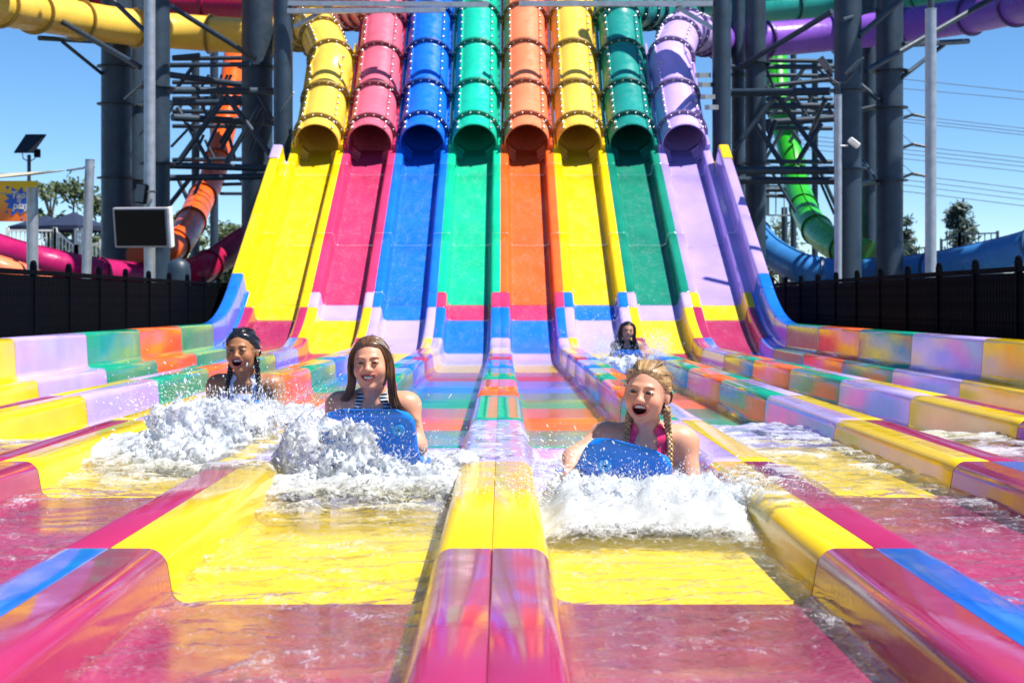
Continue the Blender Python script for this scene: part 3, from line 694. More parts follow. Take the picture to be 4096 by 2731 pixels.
# sign
def sign_mat():
    m, t, b, o = newmat('sign_print'); v = coords(t, (1, 1, 1), 'Generated')
    s = N(t, 'ShaderNodeSeparateXYZ'); t.links.new(v, s.inputs[0]); r = N(t, 'ShaderNodeValToRGB')
    r.color_ramp.elements[0].color = (.85, .16, .004, 1); r.color_ramp.elements[0].position = .15; r.color_ramp.elements[1].color = (.82, .52, .01, 1); r.color_ramp.elements[1].position = .8
    t.links.new(s.outputs[2], r.inputs[0]); t.links.new(r.outputs[0], b.inputs['Base Color']); b.inputs['Roughness'].default_value = .35; return m
a, b_ = at(-60, 886, 27), at(150, 724, 27)
sg = thing('sign', 'yellow to orange sign reading Tap n Play over a blue splat', 'sign', ((a.x + b_.x)/2, 27, (a.z + b_.z)/2)); sw, shh = b_.x - a.x, b_.z - a.z
MB().box((0, 0, 0), (sw, .05, shh), None, .008).build('board', sign_mat(), sg)
BLUEP = plain('blue_print', (.01, .10, .55), .4); rs = random.Random(3); sm_ = MB(); V = [(0, 0, 0)]; K = 44
lobes = [rs.uniform(.55, 1.1) for _ in range(11)]
for k in range(K):
    ph = k / K * 11; i = int(ph); f = ph - i; l = lobes[i % 11]; rr = .17 + .14 * l * math.sin(math.pi * f) ** 2.2
    V.append((math.cos(2*math.pi*k/K) * rr * 1.15, 0, math.sin(2*math.pi*k/K) * rr))
Vb = [(x, -.006, z) for x, y, z in V]; n = len(V)
F = [(0, 1 + (k + 1) % K, 1 + k) for k in range(K)]; F = [tuple(i + n for i in reversed(f)) for f in F] + [(1 + k, 1 + (k+1) % K, n + 1 + (k+1) % K, n + 1 + k) for k in range(K)]
sm_.add(V + Vb, F); cs = at(79, 806, 27); sx0 = cs.x - sg.location.x; sz0 = cs.z - sg.location.z
for (dx, dz, r) in ((-.22, .26, .03), (.18, -.30, .026), (-.24, -.2, .025), (.05, -.33, .02)): sm_.ball((dx, -.002, dz), r, 10, 4, (1, .2, 1))
o = sm_.build('splat', BLUEP, sg); o.location = (sx0, -.029, sz0)
def text(s, size, loc, parent, mat, name='lettering', shear=.2, rot=(R_(90), 0, 0), ext=.003):
    cu = bpy.data.curves.new(name, 'FONT'); cu.body = s; cu.size = size; cu.extrude = ext; cu.align_x = 'CENTER'; cu.align_y = 'CENTER'; cu.shear = shear; cu.offset = .004 * size / .2
    o = bpy.data.objects.new(name, cu); COL.objects.link(o); o.parent = parent; o.location = loc; o.rotation_euler = rot; cu.materials.append(mat)
    dg = bpy.context.evaluated_depsgraph_get(); me = bpy.data.meshes.new_from_object(o.evaluated_get(dg)); loc_ = o.location.copy(); ro = o.rotation_euler.copy()
    bpy.data.objects.remove(o); q = link(name, me, parent); q.location = loc_; q.rotation_euler = ro; return q
text('Tap', .18, (sx0 - .02, -.041, sz0 + .115), sg, WHITEP); text("'n'", .12, (sx0 - .01, -.041, sz0 + .02), sg, WHITEP); text('play', .19, (sx0 + .03, -.041, sz0 - .085), sg, WHITEP)
for dx in (-.42, .42): MB().tube([(dx, .07, -shh/2 - 2.2), (dx, .07, shh/2)], .04, 10).build('support_post', GALV, sg)
# shade sail with its turnbuckle chain
SAIL = plain('sail_cloth', (.42, .40, .30), .8, 0, .08); sl = thing('shade_sail', 'pale khaki shade sail stretched from the leaning post over the sign', 'shade sail')
A, B, D_, E = at(272, 682, 24.2), at(-150, 728, 21), at(-80, 700, 28), at(-60, 752, 24.5)
ns = 12; V = []; F = []
for i in range(ns + 1):
    for j in range(ns + 1):
        u, v = i / ns, j / ns; p = A.lerp(B.lerp(D_, v), u); p.z -= .03 * math.sin(math.pi * u) * math.sin(math.pi * v) + .02 * (1 - u) * u; V.append(p)
for i in range(ns):
    for j in range(ns): F.append((i*(ns+1)+j, (i+1)*(ns+1)+j, (i+1)*(ns+1)+j+1, i*(ns+1)+j+1))
MB().add(V, F, True).add([p + Vector((0, 0, .012)) for p in V], F, True).build('cloth', SAIL, sl)
P0, P1 = at(372, 666, 24), A; ch = MB()
for k in range(14):
    q = P0.lerp(P1, k / 13); ch.ball(q, .022 if k % 2 else .03, 6, 4, (1.4, .6, .8))
ch.build('chain', GALV, sl); MB().tube([at(150, 788, 24), at(60, 778, 24), at(-60, 768, 24.3)], .010, 6).build('cable', GALV, sl)
# solar panel
c = at(120, 577, 34); so = thing('solar_panel', 'dark tilted solar panel on a slim post above the sail', 'solar panel', (c.x, 34, c.z))
pm = Matrix.Rotation(R_(-52), 3, 'X') @ Matrix.Rotation(R_(-14), 3, 'Y')
V = [(-.33, 0, -.23), (.13, 0, -.23), (.35, 0, .23), (-.14, 0, .23)]
V2 = [Vector((x, z * .6, z)) for x, y, z in V]; V3 = [p + Vector((0, -.03, .02)) for p in V2]
MB().add(V2 + V3, [(0,1,2,3), (7,6,5,4), (0,4,5,1), (1,5,6,2), (2,6,7,3), (3,7,4,0)]).build('panel', plain('solar_glass', (.012, .016, .022), .25), so)
MB().tube([(-.04, .05, -.25), (-.04, .05, -1.6), (-.04, .05, GZ - c.z)], .045, 12).build('post', STEELD, so)
for s in (-1, 1): MB().tube([(-.04, .05, -.42), (-.04 + s*.14, .05, -.34), (-.04 + s*.16, .04, -.2)], .015, 8).build('bracket', GALV, so)
MB().box((.18, -.02, -.22), (.14, .1, .2), None, .01).build('battery_box', BLACK, so)
# ------------------------------------------------------------------ signed distance shapes -> one continuous surface
def smin(a, b, k):
    h = np.maximum(k - np.abs(a - b), 0) / k; return np.minimum(a, b) - h * h * k * .25
def smax(a, b, k): return -smin(-a, -b, k)
def d_cap(P, a, b, r1, r2):
    a, b = np.array(a, np.float32), np.array(b, np.float32); pa = P - a; ba = b - a
    h = np.clip((pa @ ba) / float(ba @ ba + 1e-9), 0, 1)
    return np.sqrt(((pa - h[..., None] * ba) ** 2).sum(-1)) - (r1 + (r2 - r1) * h)
def d_ell(P, c, r):
    q = P - np.array(c, np.float32); r = np.array(r, np.float32)
    k0 = np.sqrt(((q / r) ** 2).sum(-1)); k1 = np.sqrt(((q / (r * r)) ** 2).sum(-1)) + 1e-9
    return k0 * (k0 - 1) / k1
def surface_nets(D, xs, ys, zs):
    nx, ny, nz = D.shape; ins = D < 0
    cs = [(0,0,0),(1,0,0),(0,1,0),(1,1,0),(0,0,1),(1,0,1),(0,1,1),(1,1,1)]
    cnt = sum(ins[a:nx-1+a, b:ny-1+b, c:nz-1+c].astype(np.int8) for a, b, c in cs)
    act = (cnt > 0) & (cnt < 8); I, J_, K = np.nonzero(act); m = len(I)
    idm = np.full(act.shape, -1, np.int64); idm[I, J_, K] = np.arange(m)
    acc = np.zeros((m, 3)); num = np.zeros(m); ax = [xs, ys, zs]
    for i in range(8):
        for b in range(3):
            if cs[i][b]: continue
            j = list(cs[i]); j[b] = 1; p, q = cs[i], tuple(j)
            d0 = D[I+p[0], J_+p[1], K+p[2]]; d1 = D[I+q[0], J_+q[1], K+q[2]]; ok = (d0 < 0) != (d1 < 0)
            t = np.where(ok, d0 / np.where(ok, d0 - d1, 1), 0)
            P0 = np.stack([xs[I+p[0]], ys[J_+p[1]], zs[K+p[2]]], -1); P1 = np.stack([xs[I+q[0]], ys[J_+q[1]], zs[K+q[2]]], -1)
            acc += (P0 + (P1 - P0) * t[:, None]) * ok[:, None]; num += ok
    V = acc / num[:, None]; Q = []
    for b in range(3):
        o1, o2 = (b + 1) % 3, (b + 2) % 3
        s0 = [slice(None)] * 3; s1 = [slice(None)] * 3; s0[b] = slice(0, -1); s1[b] = slice(1, None)
        A = ins[tuple(s0)]; B = ins[tuple(s1)]; ch = A != B
        idx = np.array(np.nonzero(ch)).T
        ok = (idx[:, o1] > 0) & (idx[:, o2] > 0) & (idx[:, o1] < D.shape[o1] - 1) & (idx[:, o2] < D.shape[o2] - 1); idx = idx[ok]
        if not len(idx): continue
        def g(d1, d2):
            t = idx.copy(); t[:, o1] -= d1; t[:, o2] -= d2; return idm[t[:, 0], t[:, 1], t[:, 2]]
        q = np.stack([g(1, 1), g(0, 1), g(0, 0), g(1, 0)], 1)
        fl = A[idx[:, 0], idx[:, 1], idx[:, 2]]; q[~fl] = q[~fl][:, ::-1]; Q.append(q)
    return V, np.concatenate(Q)
def lines(segs):
    out = [segs[0][0]]
    for a, b, h in segs:
        n = max(1, int(round((b - a) / h))); out += list(np.linspace(a, b, n + 1)[1:])
    return np.array(out)
def vnormals(V, Q):
    n = np.zeros_like(V); a = V[Q[:, 0]]; c = np.cross(V[Q[:, 2]] - a, V[Q[:, 3]] - V[Q[:, 1]])
    for k in range(4): np.add.at(n, Q[:, k], c)
    return n / (np.linalg.norm(n, axis=1, keepdims=True) + 1e-12)
def skin_mat():
    m, t, b, o = newmat('wet_skin'); a = N(t, 'ShaderNodeVertexColor', _layer_name='Col'); t.links.new(a.outputs[0], b.inputs['Base Color'])
    b.inputs['Roughness'].default_value = .44; b.inputs['Specular IOR Level'].default_value = .4; b.inputs['Subsurface Weight'].default_value = .15; b.inputs['Subsurface Radius'].default_value = (.012, .004, .002); b.inputs['Subsurface Scale'].default_value = 1.0
    n = N(t, 'ShaderNodeTexNoise', Scale=160, Detail=2); t.links.new(coords(t), n.inputs['Vector']); bump(t, n.outputs[0], .12, .002, b.inputs['Normal']); return m
SKIN = skin_mat()
def hair_mat(name, lo, hi, rough=.32):
    m, t, b, o = newmat(name); a = N(t, 'ShaderNodeAttribute', _attribute_name='strand')
    t.links.new(mixcol(t, a.outputs['Fac'], lo, hi), b.inputs['Base Color']); b.inputs['Roughness'].default_value = rough; b.inputs['Anisotropic'].default_value = .5; b.inputs['Coat Weight'].default_value = .3; b.inputs['Coat Roughness'].default_value = .2; return m
EYE = plain('eye_dark', (.010, .006, .004), .15, 0, .1); EYEW = plain('eye_white', (.5, .46, .43), .2, 0, .05); TEETH = plain('teeth', (.80, .76, .68), .2, 0, .05)

def rider(x0, y0, hz, label, skin, lip, hairm, brow_lo, hair_style, suit_fn, suit_mat, yaw=0, roll=0, pitch=0, mouth=(.024, .014, 3.0), arms=None, fine=.0036, coarse=.0065, mid=.012, squint=.8, age=1.0):
    root = thing('person', label, 'person', (x0, y0, 0))
    hc = np.array([0, 0, hz], np.float32)
    M = Matrix.Rotation(R_(yaw), 3, 'Z') @ Matrix.Rotation(R_(roll), 3, 'Y') @ Matrix.Rotation(R_(pitch), 3, 'X')
    Mn = np.array(M, np.float32)                      # head frame -> body frame
    def toh(P): return (P - hc) @ Mn                   # rows: transpose inverse
    def hw(p): return tuple(np.array(p, np.float32) @ Mn.T + hc)
    xs = lines([(-.40, -.105, coarse), (-.105, .105, fine), (.105, .40, coarse)])
    ys = lines([(-.22, -.135, coarse), (-.135, .12, fine), (.12, .34, coarse), (.34, 1.60, mid)])
    zs = lines([(.08, hz - .135, coarse), (hz - .135, hz + .135, fine)])
    P = np.stack(np.meshgrid(xs, ys, zs, indexing='ij'), -1).astype(np.float32)
    D = np.full(P.shape[:3], 1.0, np.float32); A_ = D.copy()
    def box(lo, hi):
        s = []
        for a, l, h in zip((xs, ys, zs), lo, hi):
            i0 = max(0, np.searchsorted(a, l) - 1); i1 = min(len(a), np.searchsorted(a, h) + 1); s.append(slice(i0, i1))
        return tuple(s)
    def cap(T, a, b, r1, r2, k):
        mg = max(r1, r2) + k + .03; s = box(np.minimum(a, b) - mg, np.maximum(a, b) + mg); T[s] = smin(T[s], d_cap(P[s], a, b, r1, r2), k)
    def ell(T, c, r, k):
        mg = np.array(r) + k + .03; s = box(np.array(c) - mg, np.array(c) + mg); T[s] = smin(T[s], d_ell(P[s], c, r), k)
    # torso and legs, lying forward on the board
    sz = hz - .178
    ell(D, (0, .17, hz - .245), (.138, .14, .092), .04); cap(D, (-.115, .10, sz), (.115, .10, sz), .047, .047, .05)
    cap(D, (0, .22, hz - .26), (0, .55, .235), .105, .10, .05); ell(D, (0, .62, .225), (.14, .15, .095), .05)
    cap(D, hw((0, .035, -.055)), (0, .085, hz - .15), .043, .050, .03)
    for s in (-1, 1):
        cap(D, (s*.02, .09, hz - .135), (s*.115, .105, hz - .165), .036, .036, .04)
        cap(D, (s*.025, .045, sz + .008), (s*.12, .075, sz + .018), .014, .014, .03)        # collar bone
        cap(D, (s*.075, .70, .215), (s*.095, 1.04, .18), .072, .052, .04); cap(D, (s*.095, 1.04, .18), (s*.10, 1.38, .165), .047, .032, .03); cap(D, (s*.10, 1.38, .165), (s*.105, 1.50, .15), .03, .022, .03)
    # arms and hands
    for s, (sh, el, wr, fd, th) in zip((-1, 1), arms):
        cap(A_, sh, sh, .050, .050, .04); cap(A_, sh, el, .043, .036, .03); cap(A_, el, wr, .036, .024, .03)
        w = np.array(wr, float); f = np.array(fd, float); f /= np.linalg.norm(f); t = np.array(th, float); t -= f * (t @ f); t /= np.linalg.norm(t); nrm = np.cross(f, t)
        pc = w + f * .045; cap(A_, w + f * .015, pc, .020, .022, .02); cap(A_, pc - t * .016, pc + t * .016, .017, .017, .015)
        for q, (off, ln_) in enumerate(((.026, .030), (.009, .036), (-.009, .034), (-.025, .027))):
            b0 = pc + t * off + f * .014; b1 = b0 + f * ln_ + nrm * s * .008; b2 = b1 + f * ln_ * .35 + nrm * s * ln_ * .8
            cap(A_, b0, b1, .0095, .009, .006); cap(A_, b1, b2, .009, .008, .004)
        b0 = w + f * .02 + t * .02; b1 = b0 + t * .026 + f * .012; b2 = b1 + f * .026 + nrm * s * .006; cap(A_, b0, b1, .011, .010, .008); cap(A_, b1, b2, .010, .008, .004)
    Db = smin(D, A_, .035)
    # head
    s = box(hc - .16, hc + .16); Q = toh(P[s]); H = d_ell(Q, (0, .012, .028), (.0725, .092, .083))
    def hc_(a, b, r1, r2, k): nonlocal H; H = smin(H, d_cap(Q, a, b, r1, r2), k)
    def he(c, r, k): nonlocal H; H = smin(H, d_ell(Q, c, r), k)
    mw, mh, curve = mouth; zm = -.056
    he((0, -.028, -.027), (.0595, .056, .073), .03); he((0, -.006, -.052), (.052, .052, .046), .03); he((0, -.063, -.090 - mh*.3), (.016, .015, .013), .028)
    for q in (-1, 1):
        he((q*.037, -.058, -.026), (.023, .021, .022), .026); he((q*.019, -.077, .025), (.020, .008, .007), .014); he((q*.0745, .010, -.006), (.010, .018, .030), .008)
        H = smax(H, -d_ell(Q, (q*.030, -.101, .008), (.017, .016, .0105)), .014); he((q*.030, -.0745, .006), (.0155, .0125, .0105), .004)
    hc_((0, -.081, .012), (0, -.097, -.021), .0065, .0095, .014); he((0, -.097, -.023), (.0105, .009, .0085), .009)
    for q in (-1, 1): he((q*.0115, -.090, -.025), (.0070, .009, .0065), .009)
    # lips and open mouth
    zz = Q[..., 2] - zm - curve * Q[..., 0] ** 2; e = np.sqrt((Q[..., 0] / (mw * 1.12)) ** 2 + (zz / (mh + .004)) ** 2)
    H = smin(H, np.maximum(d_ell(np.stack([Q[..., 0], Q[..., 1], zz], -1), (0, -.076, 0), (mw * 1.15, .020, mh + .007)), -1), .010)
    H = smax(H, -d_ell(np.stack([Q[..., 0], Q[..., 1], zz], -1), (0, -.098, 0), (mw, .040, mh)), .004)
    Hf = np.full_like(D, 1.0); Hf[s] = H; Db[s] = smin(Db[s], H, .022)
    V, F = surface_nets(Db, xs, ys, zs); nrm = vnormals(V, F)
    hv = toh(V.astype(np.float32)); head = np.linalg.norm(hv, axis=1) < .155
    # colour of the skin itself
    col = np.tile(np.array(skin, np.float32), (len(V), 1)); tone = 1 + .16 * (fbm(V[:, 0]*14, V[:, 1]*14, V[:, 2]*14, 3) - .5)
    col *= tone[:, None]
    zz = hv[:, 2] - zm - curve * hv[:, 0] ** 2; e = np.sqrt((hv[:, 0] / mw) ** 2 + (zz / mh) ** 2); e2 = np.sqrt((hv[:, 0] / (mw + .006)) ** 2 + (zz / (mh + .0055)) ** 2); fr = head & (hv[:, 1] < -.045)
    bl_ = np.exp(-(((np.abs(hv[:, 0]) - .038) / .022) ** 2 + ((hv[:, 2] + .025) / .022) ** 2)) * fr * .45; col = col * (1 - bl_[:, None]) + np.array(skin) * np.array([1.08, .72, .72]) * bl_[:, None]
    lm = sstep(1.12, .95, e2) * fr; col = col * (1 - lm[:, None]) + np.array(lip) * lm[:, None]
    im = sstep(1.05, .92, e) * (fr & (hv[:, 1] > -.088)); col = col * (1 - im[:, None]) + np.array((.07, .006, .010)) * im[:, None]
    me = mesh_np('body', V, F); me.materials.append(SKIN); set_col(me, 'Col', col); body = link('body', me, root)
    def sy(x, z):
        d = (hv[:, 0] - x) ** 2 + (hv[:, 2] - z) ** 2 + (hv[:, 1] > -.03) * 1; k = np.argsort(d)[:6]; return float(np.min(hv[k, 1]))
    # eyes, brows, teeth
    R4 = M
    for q in (-1, 1):
        y_ = sy(q * .030, .006); eo = MB()
        eo.ball(hw((q*.0305, y_ + .0005, .0055)), .0150, 12, 8, (1.0, .42, .38 * squint + .06), R4); ew = eo.build('eye', EYE, root)
        if squint > .5: MB().ball(hw((q*.0305 + .007*q, y_ - .0035, .0050)), .0042, 8, 6, (.9, .5, .5 * squint), R4).build('eye_white', EYEW, ew)
        bp = [hw((q*t, sy(q*t, z) - .0012, z)) for t, z in ((.012, .0225), (.022, .0265), (.034, .0275), (.046, .0225))]
        MB().tube(catmull(bp, .004), [.0021 - .0008 * i / 12 for i in range(len(catmull(bp, .004)))], 6).build('eyebrow', brow_lo, root)
    tm = MB(); n = 9
    for i in range(n):
        u = -1 + 2 * i / (n - 1); x_ = u * mw * .78; zt = zm + curve * x_ * x_ + mh * (1 - .35*u*u) * .62 * (1 if mh > .012 else .15)
        tm.box(hw((x_, -.083 + .010 * u * u, zt)), (mw * 1.5 / n, .006, .0095 if mh > .012 else mh * 1.3), R4, .0012)
    tm.build('teeth', TEETH, root)
    # swimsuit: follows the body a few millimetres off the skin
    arm_d = A_.copy(); ix = np.clip(np.searchsorted(xs, V[:, 0]), 0, len(xs)-1); iy = np.clip(np.searchsorted(ys, V[:, 1]), 0, len(ys)-1); iz = np.clip(np.searchsorted(zs, V[:, 2]), 0, len(zs)-1)
    onarm = A_[ix, iy, iz] < D[ix, iy, iz] + .004
    mask = suit_fn(V, hz) & ~onarm & ~(np.linalg.norm(hv, axis=1) < .11); fm = mask[F].all(1)
    use = np.unique(F[fm]); remap = np.full(len(V), -1); remap[use] = np.arange(len(use))
    if len(use):
        sm = mesh_np('swimsuit', V[use] + nrm[use] * .0035, remap[F[fm]]); sm.materials.append(suit_mat); link('swimsuit', sm, root)
    # hair cap combed over the scalp
    hx, hy, hzz = hv[:, 0], hv[:, 1], hv[:, 2]
    line = (hy + .098) + (hzz - .062) * 1.25 + (.28 * np.abs(hx) if hair_style != 'long' else 0)
    back = (hy > .022) & (hzz > -.085)
    line = line + .022 * (fbm(hx * 60, hy * 40, hzz * 60, 3, 66) - .5) - (.045 if hair_style != 'long' else .040); cut = np.where((hzz < .012) & (hy < .03) & (hair_style != 'long'), -1, line); msk = head & ((cut > 0) | back) & (np.linalg.norm(hv, axis=1) < .14)
    if hair_style == 'long': msk = head & ((line > .004) | (hy > .0)) & (hzz > -.09) & ~((hy < -.03) & (hzz < .045))
    fm = msk[F].all(1); use = np.unique(F[fm]); remap = np.full(len(V), -1); remap[use] = np.arange(len(use))
    ang = np.arctan2(hx[use], hzz[use] - .0)
    st = fbm(ang * 26, hy[use] * 7 + 3, 0.5, 3, 91); th = .002 + .009 * sstep(0, .03, np.where(back[use], .03, line[use]))
    hp = V[use] + nrm[use] * (th + .0045 * (st - .5))[:, None]
    hm = mesh_np('hair', hp, remap[F[fm]]); hm.materials.append(hairm); set_attr(hm, 'strand', np.clip((st - .3) * 2.2, 0, 1)); hair = link('hair', hm, root)
    return root, hw, hair
def braid(root, pts, r, mat, name='braid', tail=.02):
    P_ = resample(catmull(pts, .01), .004); fr = frames(P_); n = len(P_); mb = MB(); val = []
    for k in range(3):
        ph = 2 * math.pi * k / 3; line = []; rr = []
        for i, (p, (t, sd, up)) in enumerate(zip(P_, fr)):
            a = i * .004 / (r * 4.2) * 2 * math.pi + ph; tp = 1 - .45 * i / n
            line.append(p + sd * math.cos(a) * r * .75 * tp + up * math.sin(2 * a) * r * .42 * tp); rr.append(r * .62 * tp)
        n0 = len(mb.v); mb.tube(line, rr, 7, True)
        val += [(.35 + .6 * abs(math.sin(i // 7 / (r * 4.2 / .004) * math.pi * 2 + ph))) for i in range(len(mb.v) - n0)]
    o = mb.build(name, mat, root); set_attr(o.data, 'strand', [rnd.uniform(.1, .9) for _ in o.data.vertices]); return o
def locks(root, starts, mat, n=60, r=.0045, name='hair_lock', jitter=.012, seed=1):
    rs = random.Random(seed); mb = MB(); val = []
    for k in range(n):
        path = rs.choice(starts); off = Vector((rs.uniform(-1, 1), rs.uniform(-1, 1), rs.uniform(-.5, .5))) * jitter
        pts = []
        for i, p in enumerate(path):
            f = i / (len(path) - 1); pts.append(Vector(p) + off * (.5 + 1.3 * f) + Vector((rs.uniform(-1, 1), rs.uniform(-1, 1), rs.uniform(-1, 1))) * .006 * f)
        q = catmull(pts, .012); n0 = len(mb.v)
        mb.tube(q, [r * (1 - .75 * (i / len(q)) ** 1.5) for i in range(len(q))], 5, False); v = rs.uniform(0, 1) ** 1.3
        val += [v] * (len(mb.v) - n0)
    o = mb.build(name, mat, root); set_attr(o.data, 'strand', val); return o

def wisps(root, hw, mat, n, seed):
    rs = random.Random(seed); st = []
    for k in range(n):
        a = rs.uniform(-2.2, 2.2); y = rs.uniform(-.05, .06); x = math.sin(a) * .072; z = .03 + math.cos(a) * .082
        k_ = math.sqrt(max(.1, 1 - ((y - .012) / .092) ** 2)); p = Vector((x * k_, y, .028 + (z - .028) * k_)); o_ = Vector((x, .01, z - .03)).normalized()
        st.append([Vector(hw(tuple(p))), Vector(hw(tuple(p + o_ * .016 + Vector((rs.uniform(-.012, .012), .01, rs.uniform(-.012, .004)))))), Vector(hw(tuple(p + o_ * rs.uniform(.016, .03) + Vector((rs.uniform(-.03, .03), .02, rs.uniform(-.035, .0))))))])
    return locks(root, st, mat, n, .0009, 'loose_strands', .003, seed)
# ------------------------------------------------------------------ boards
BOARD = plain('blue_foam_board', (.006, .19, .80), .3, 0, .08, 3, .08, 90); PLUG = plain('blue_plug', (.03, .33, .92), .3)
def board(label, x0, y0, nose, kink, tail, hw0, hw1, roll=0, plug=None):
    root = thing('bodyboard', label, 'bodyboard', (x0, y0, 0)); piv = Vector((0, nose[0], .3)); Rm = Matrix.Rotation(R_(roll), 3, 'Y')
    line = resample(catmull([(0, *tail), (0, (tail[0]+kink[0])/2, (tail[1]+kink[1])/2 - .01), (0, *kink), (0, (kink[0]*.45+nose[0]*.55), (kink[1]*.5+nose[1]*.5) - .004), (0, *nose)], .02), .02)
    fr = frames(line); n = len(line); th = .042; V = []; F = []; m = 25
    for i, (p, (t, sd, up)) in enumerate(zip(line, fr)):
        f = i / (n - 1); dn = (n - 1 - i) * .02; w = hw1 + (hw0 - hw1) * sstep(.55, 1, f)
        rc = .075
        if dn < rc: w -= rc - math.sqrt(max(0, rc * rc - (rc - dn) ** 2))
        dt = i * .02
        if dt < .05: w -= .05 - math.sqrt(max(0, .05 ** 2 - (.05 - dt) ** 2))
        e = min(1, (dn + .004) / .02, (dt + .004) / .02)
        for j in range(m):
            a = 2 * math.pi * j / m; c_, s_ = math.cos(a), math.sin(a)
            cx_ = math.copysign(abs(c_) ** .22, c_); cz_ = math.copysign(abs(s_) ** .6, s_)
            V.append(p + Vector((1, 0, 0)) * cx_ * w + up * cz_ * th * .5 * e)
    V = [Rm @ (v - piv) + piv for v in V]
    for i in range(n - 1):
        for j in range(m): F.append((i*m+j, i*m+(j+1) % m, (i+1)*m+(j+1) % m, (i+1)*m+j))
    F.append(tuple(range(m))); F.append(tuple(range((n-1)*m, n*m))[::-1])
    mb = MB().add(V, F, True); o = mb.build('slab', BOARD, root)
    if plug:
        px_, f = plug; i = int(f * (n - 1)); t, sd, up = fr[i]; p = line[i] + Vector((px_, 0, 0)) - up * (th * .5 * .98); q = Rm @ (p - piv) + piv; nn = -(Rm @ up)
        mb = MB(); mb.tube([q - nn * .004, q + nn * .003, q + nn * .006], [.028, .028, .024], 20); pg = mb.build('leash_plug', PLUG, root)
        MB().box(q + nn * .0065, (.012, .003, .004), None).build('slot', BLACK, pg)
    return root
Y, Zf = 0, 0
# ------------------------------------------------------------------ the four riders
def seg_d(V, a, b):
    a, b = np.array(a), np.array(b); h = np.clip(((V - a) @ (b - a)) / ((b - a) @ (b - a)), 0, 1); return np.linalg.norm(V - a - h[:, None] * (b - a), axis=1)
def suit_halter(neck_z, bottom_y=.75, straps=True, wide=.016, top=.212):
    def f(V, hz):
        x, y, z = V.T; m = (z < hz - top - .9 * np.maximum(0, np.abs(x) - .03) * .0) & (y < bottom_y) & (np.abs(x) < .15) & ~((y < .34) & (z > hz - top - .0 + .0))
        m &= (y < .30) | (y > .50) | True
        if straps:
            for s in (-1, 1): m |= (np.linalg.norm(V[:, :2] - np.array([s * .07, .06]), axis=1) < .0) | (np.abs(seg_d(V, (s * .072, .055, hz - .225), (s * .040, .052, hz - .135))) < wide + .012) & (y < .12)
        return m
    return f
def suit_mat(name, col, stripes=None):
    m, t, b, o = newmat(name); b.inputs['Roughness'].default_value = .35; b.inputs['Base Color'].default_value = (*col, 1)
    if stripes:
        w = N(t, 'ShaderNodeTexWave', Scale=22, Distortion=.4, _bands_direction='Z'); t.links.new(coords(t), w.inputs['Vector'])
        r = N(t, 'ShaderNodeMapRange'); r.inputs['From Min'].default_value = .55; r.inputs['From Max'].default_value = .65; t.links.new(w.outputs['Fac'], r.inputs[0]); t.links.new(mixcol(t, r.outputs[0], col, stripes), b.inputs['Base Color'])
    return m
BLONDE = hair_mat('blonde_wet_hair', (.16, .075, .022), (.62, .40, .17)); BROWN = hair_mat('brown_wet_hair', (.022, .009, .004), (.24, .105, .036), .28); DARK = hair_mat('black_wet_hair', (.003, .0025, .003), (.022, .016, .014), .22)
BR1 = plain('brow_blonde', (.22, .10, .05), .6); BR2 = plain('brow_brown', (.10, .04, .02), .6); BR3 = plain('brow_black', (.012, .008, .006), .6)

# nearest rider: blonde, two plaits, pink top
x0, y0, hz = .547, 5.12, .556
p1, hw, hr = rider(x0, y0, hz, 'laughing blonde girl with two plaits and a pink top riding a blue board', (.66, .32, .20), (.50, .12, .11), BLONDE, BR1, 'tied', suit_halter(0), suit_mat('hot_pink_swimsuit', (.75, .025, .13)),
    yaw=-20, roll=5, pitch=-2, mouth=(.026, .0175, 4.0), squint=.75,
    arms=[((-.150, .10, hz - .165), (-.262, .02, hz - .235), (-.285, -.10, hz - .285), (.25, -1, -.3), (.3, 0, 1)), ((.150, .10, hz - .185), (.172, .055, hz - .36), (.10, -.06, .215), (-.6, -1, .3), (0, 0, 1))])
S = lambda q: Vector(hw(q))
braid(p1, [S((.070, .030, -.045)), Vector((.082, .045, hz - .13)), Vector((.088, .03, hz - .19)), Vector((.086, .01, hz - .26)), Vector((.092, .0, hz - .33))], .0125, BLONDE)
braid(p1, [S((-.062, .035, -.05)), Vector((-.066, .045, hz - .13)), Vector((-.070, .03, hz - .18)), Vector((-.072, .03, hz - .24))], .0125, BLONDE)
for q in (-1, 1):
    for k, (xx, zz) in enumerate(((.020, .1115), (.046, .094), (.064, .066))):
        braid(p1, [S((q*xx, -.060 + .012*k, zz - .024 + .003*k)), S((q*xx*1.03, -.02, zz + .003)), S((q*xx*1.04, .03, zz + .003)), S((q*(xx*.9 + .006), .08, zz - .035)), S((q*(xx*.6 + .02), .10, zz - .085))], .0050, BLONDE, 'cornrow')
locks(p1, [[S((q*.02, -.062, .083)), S((q*.03, -.02, .112)), S((q*.03, .04, .112))] for q in (-1, 1)] + [[S((q*.05, -.045, .073)), S((q*.066, .0, .075)), S((q*.066, .05, .05))] for q in (-1, 1)], BLONDE, 190, .0013, 'hair_lock', .013, 5)
wisps(p1, hw, BLONDE, 60, 31)
board('blue bodyboard tipped to one side under the blonde girl', x0 - .09, y0, (-.205, .395), (-.10, .225), (.50, .165), .155, .20, roll=15, plug=(-.075, .90))

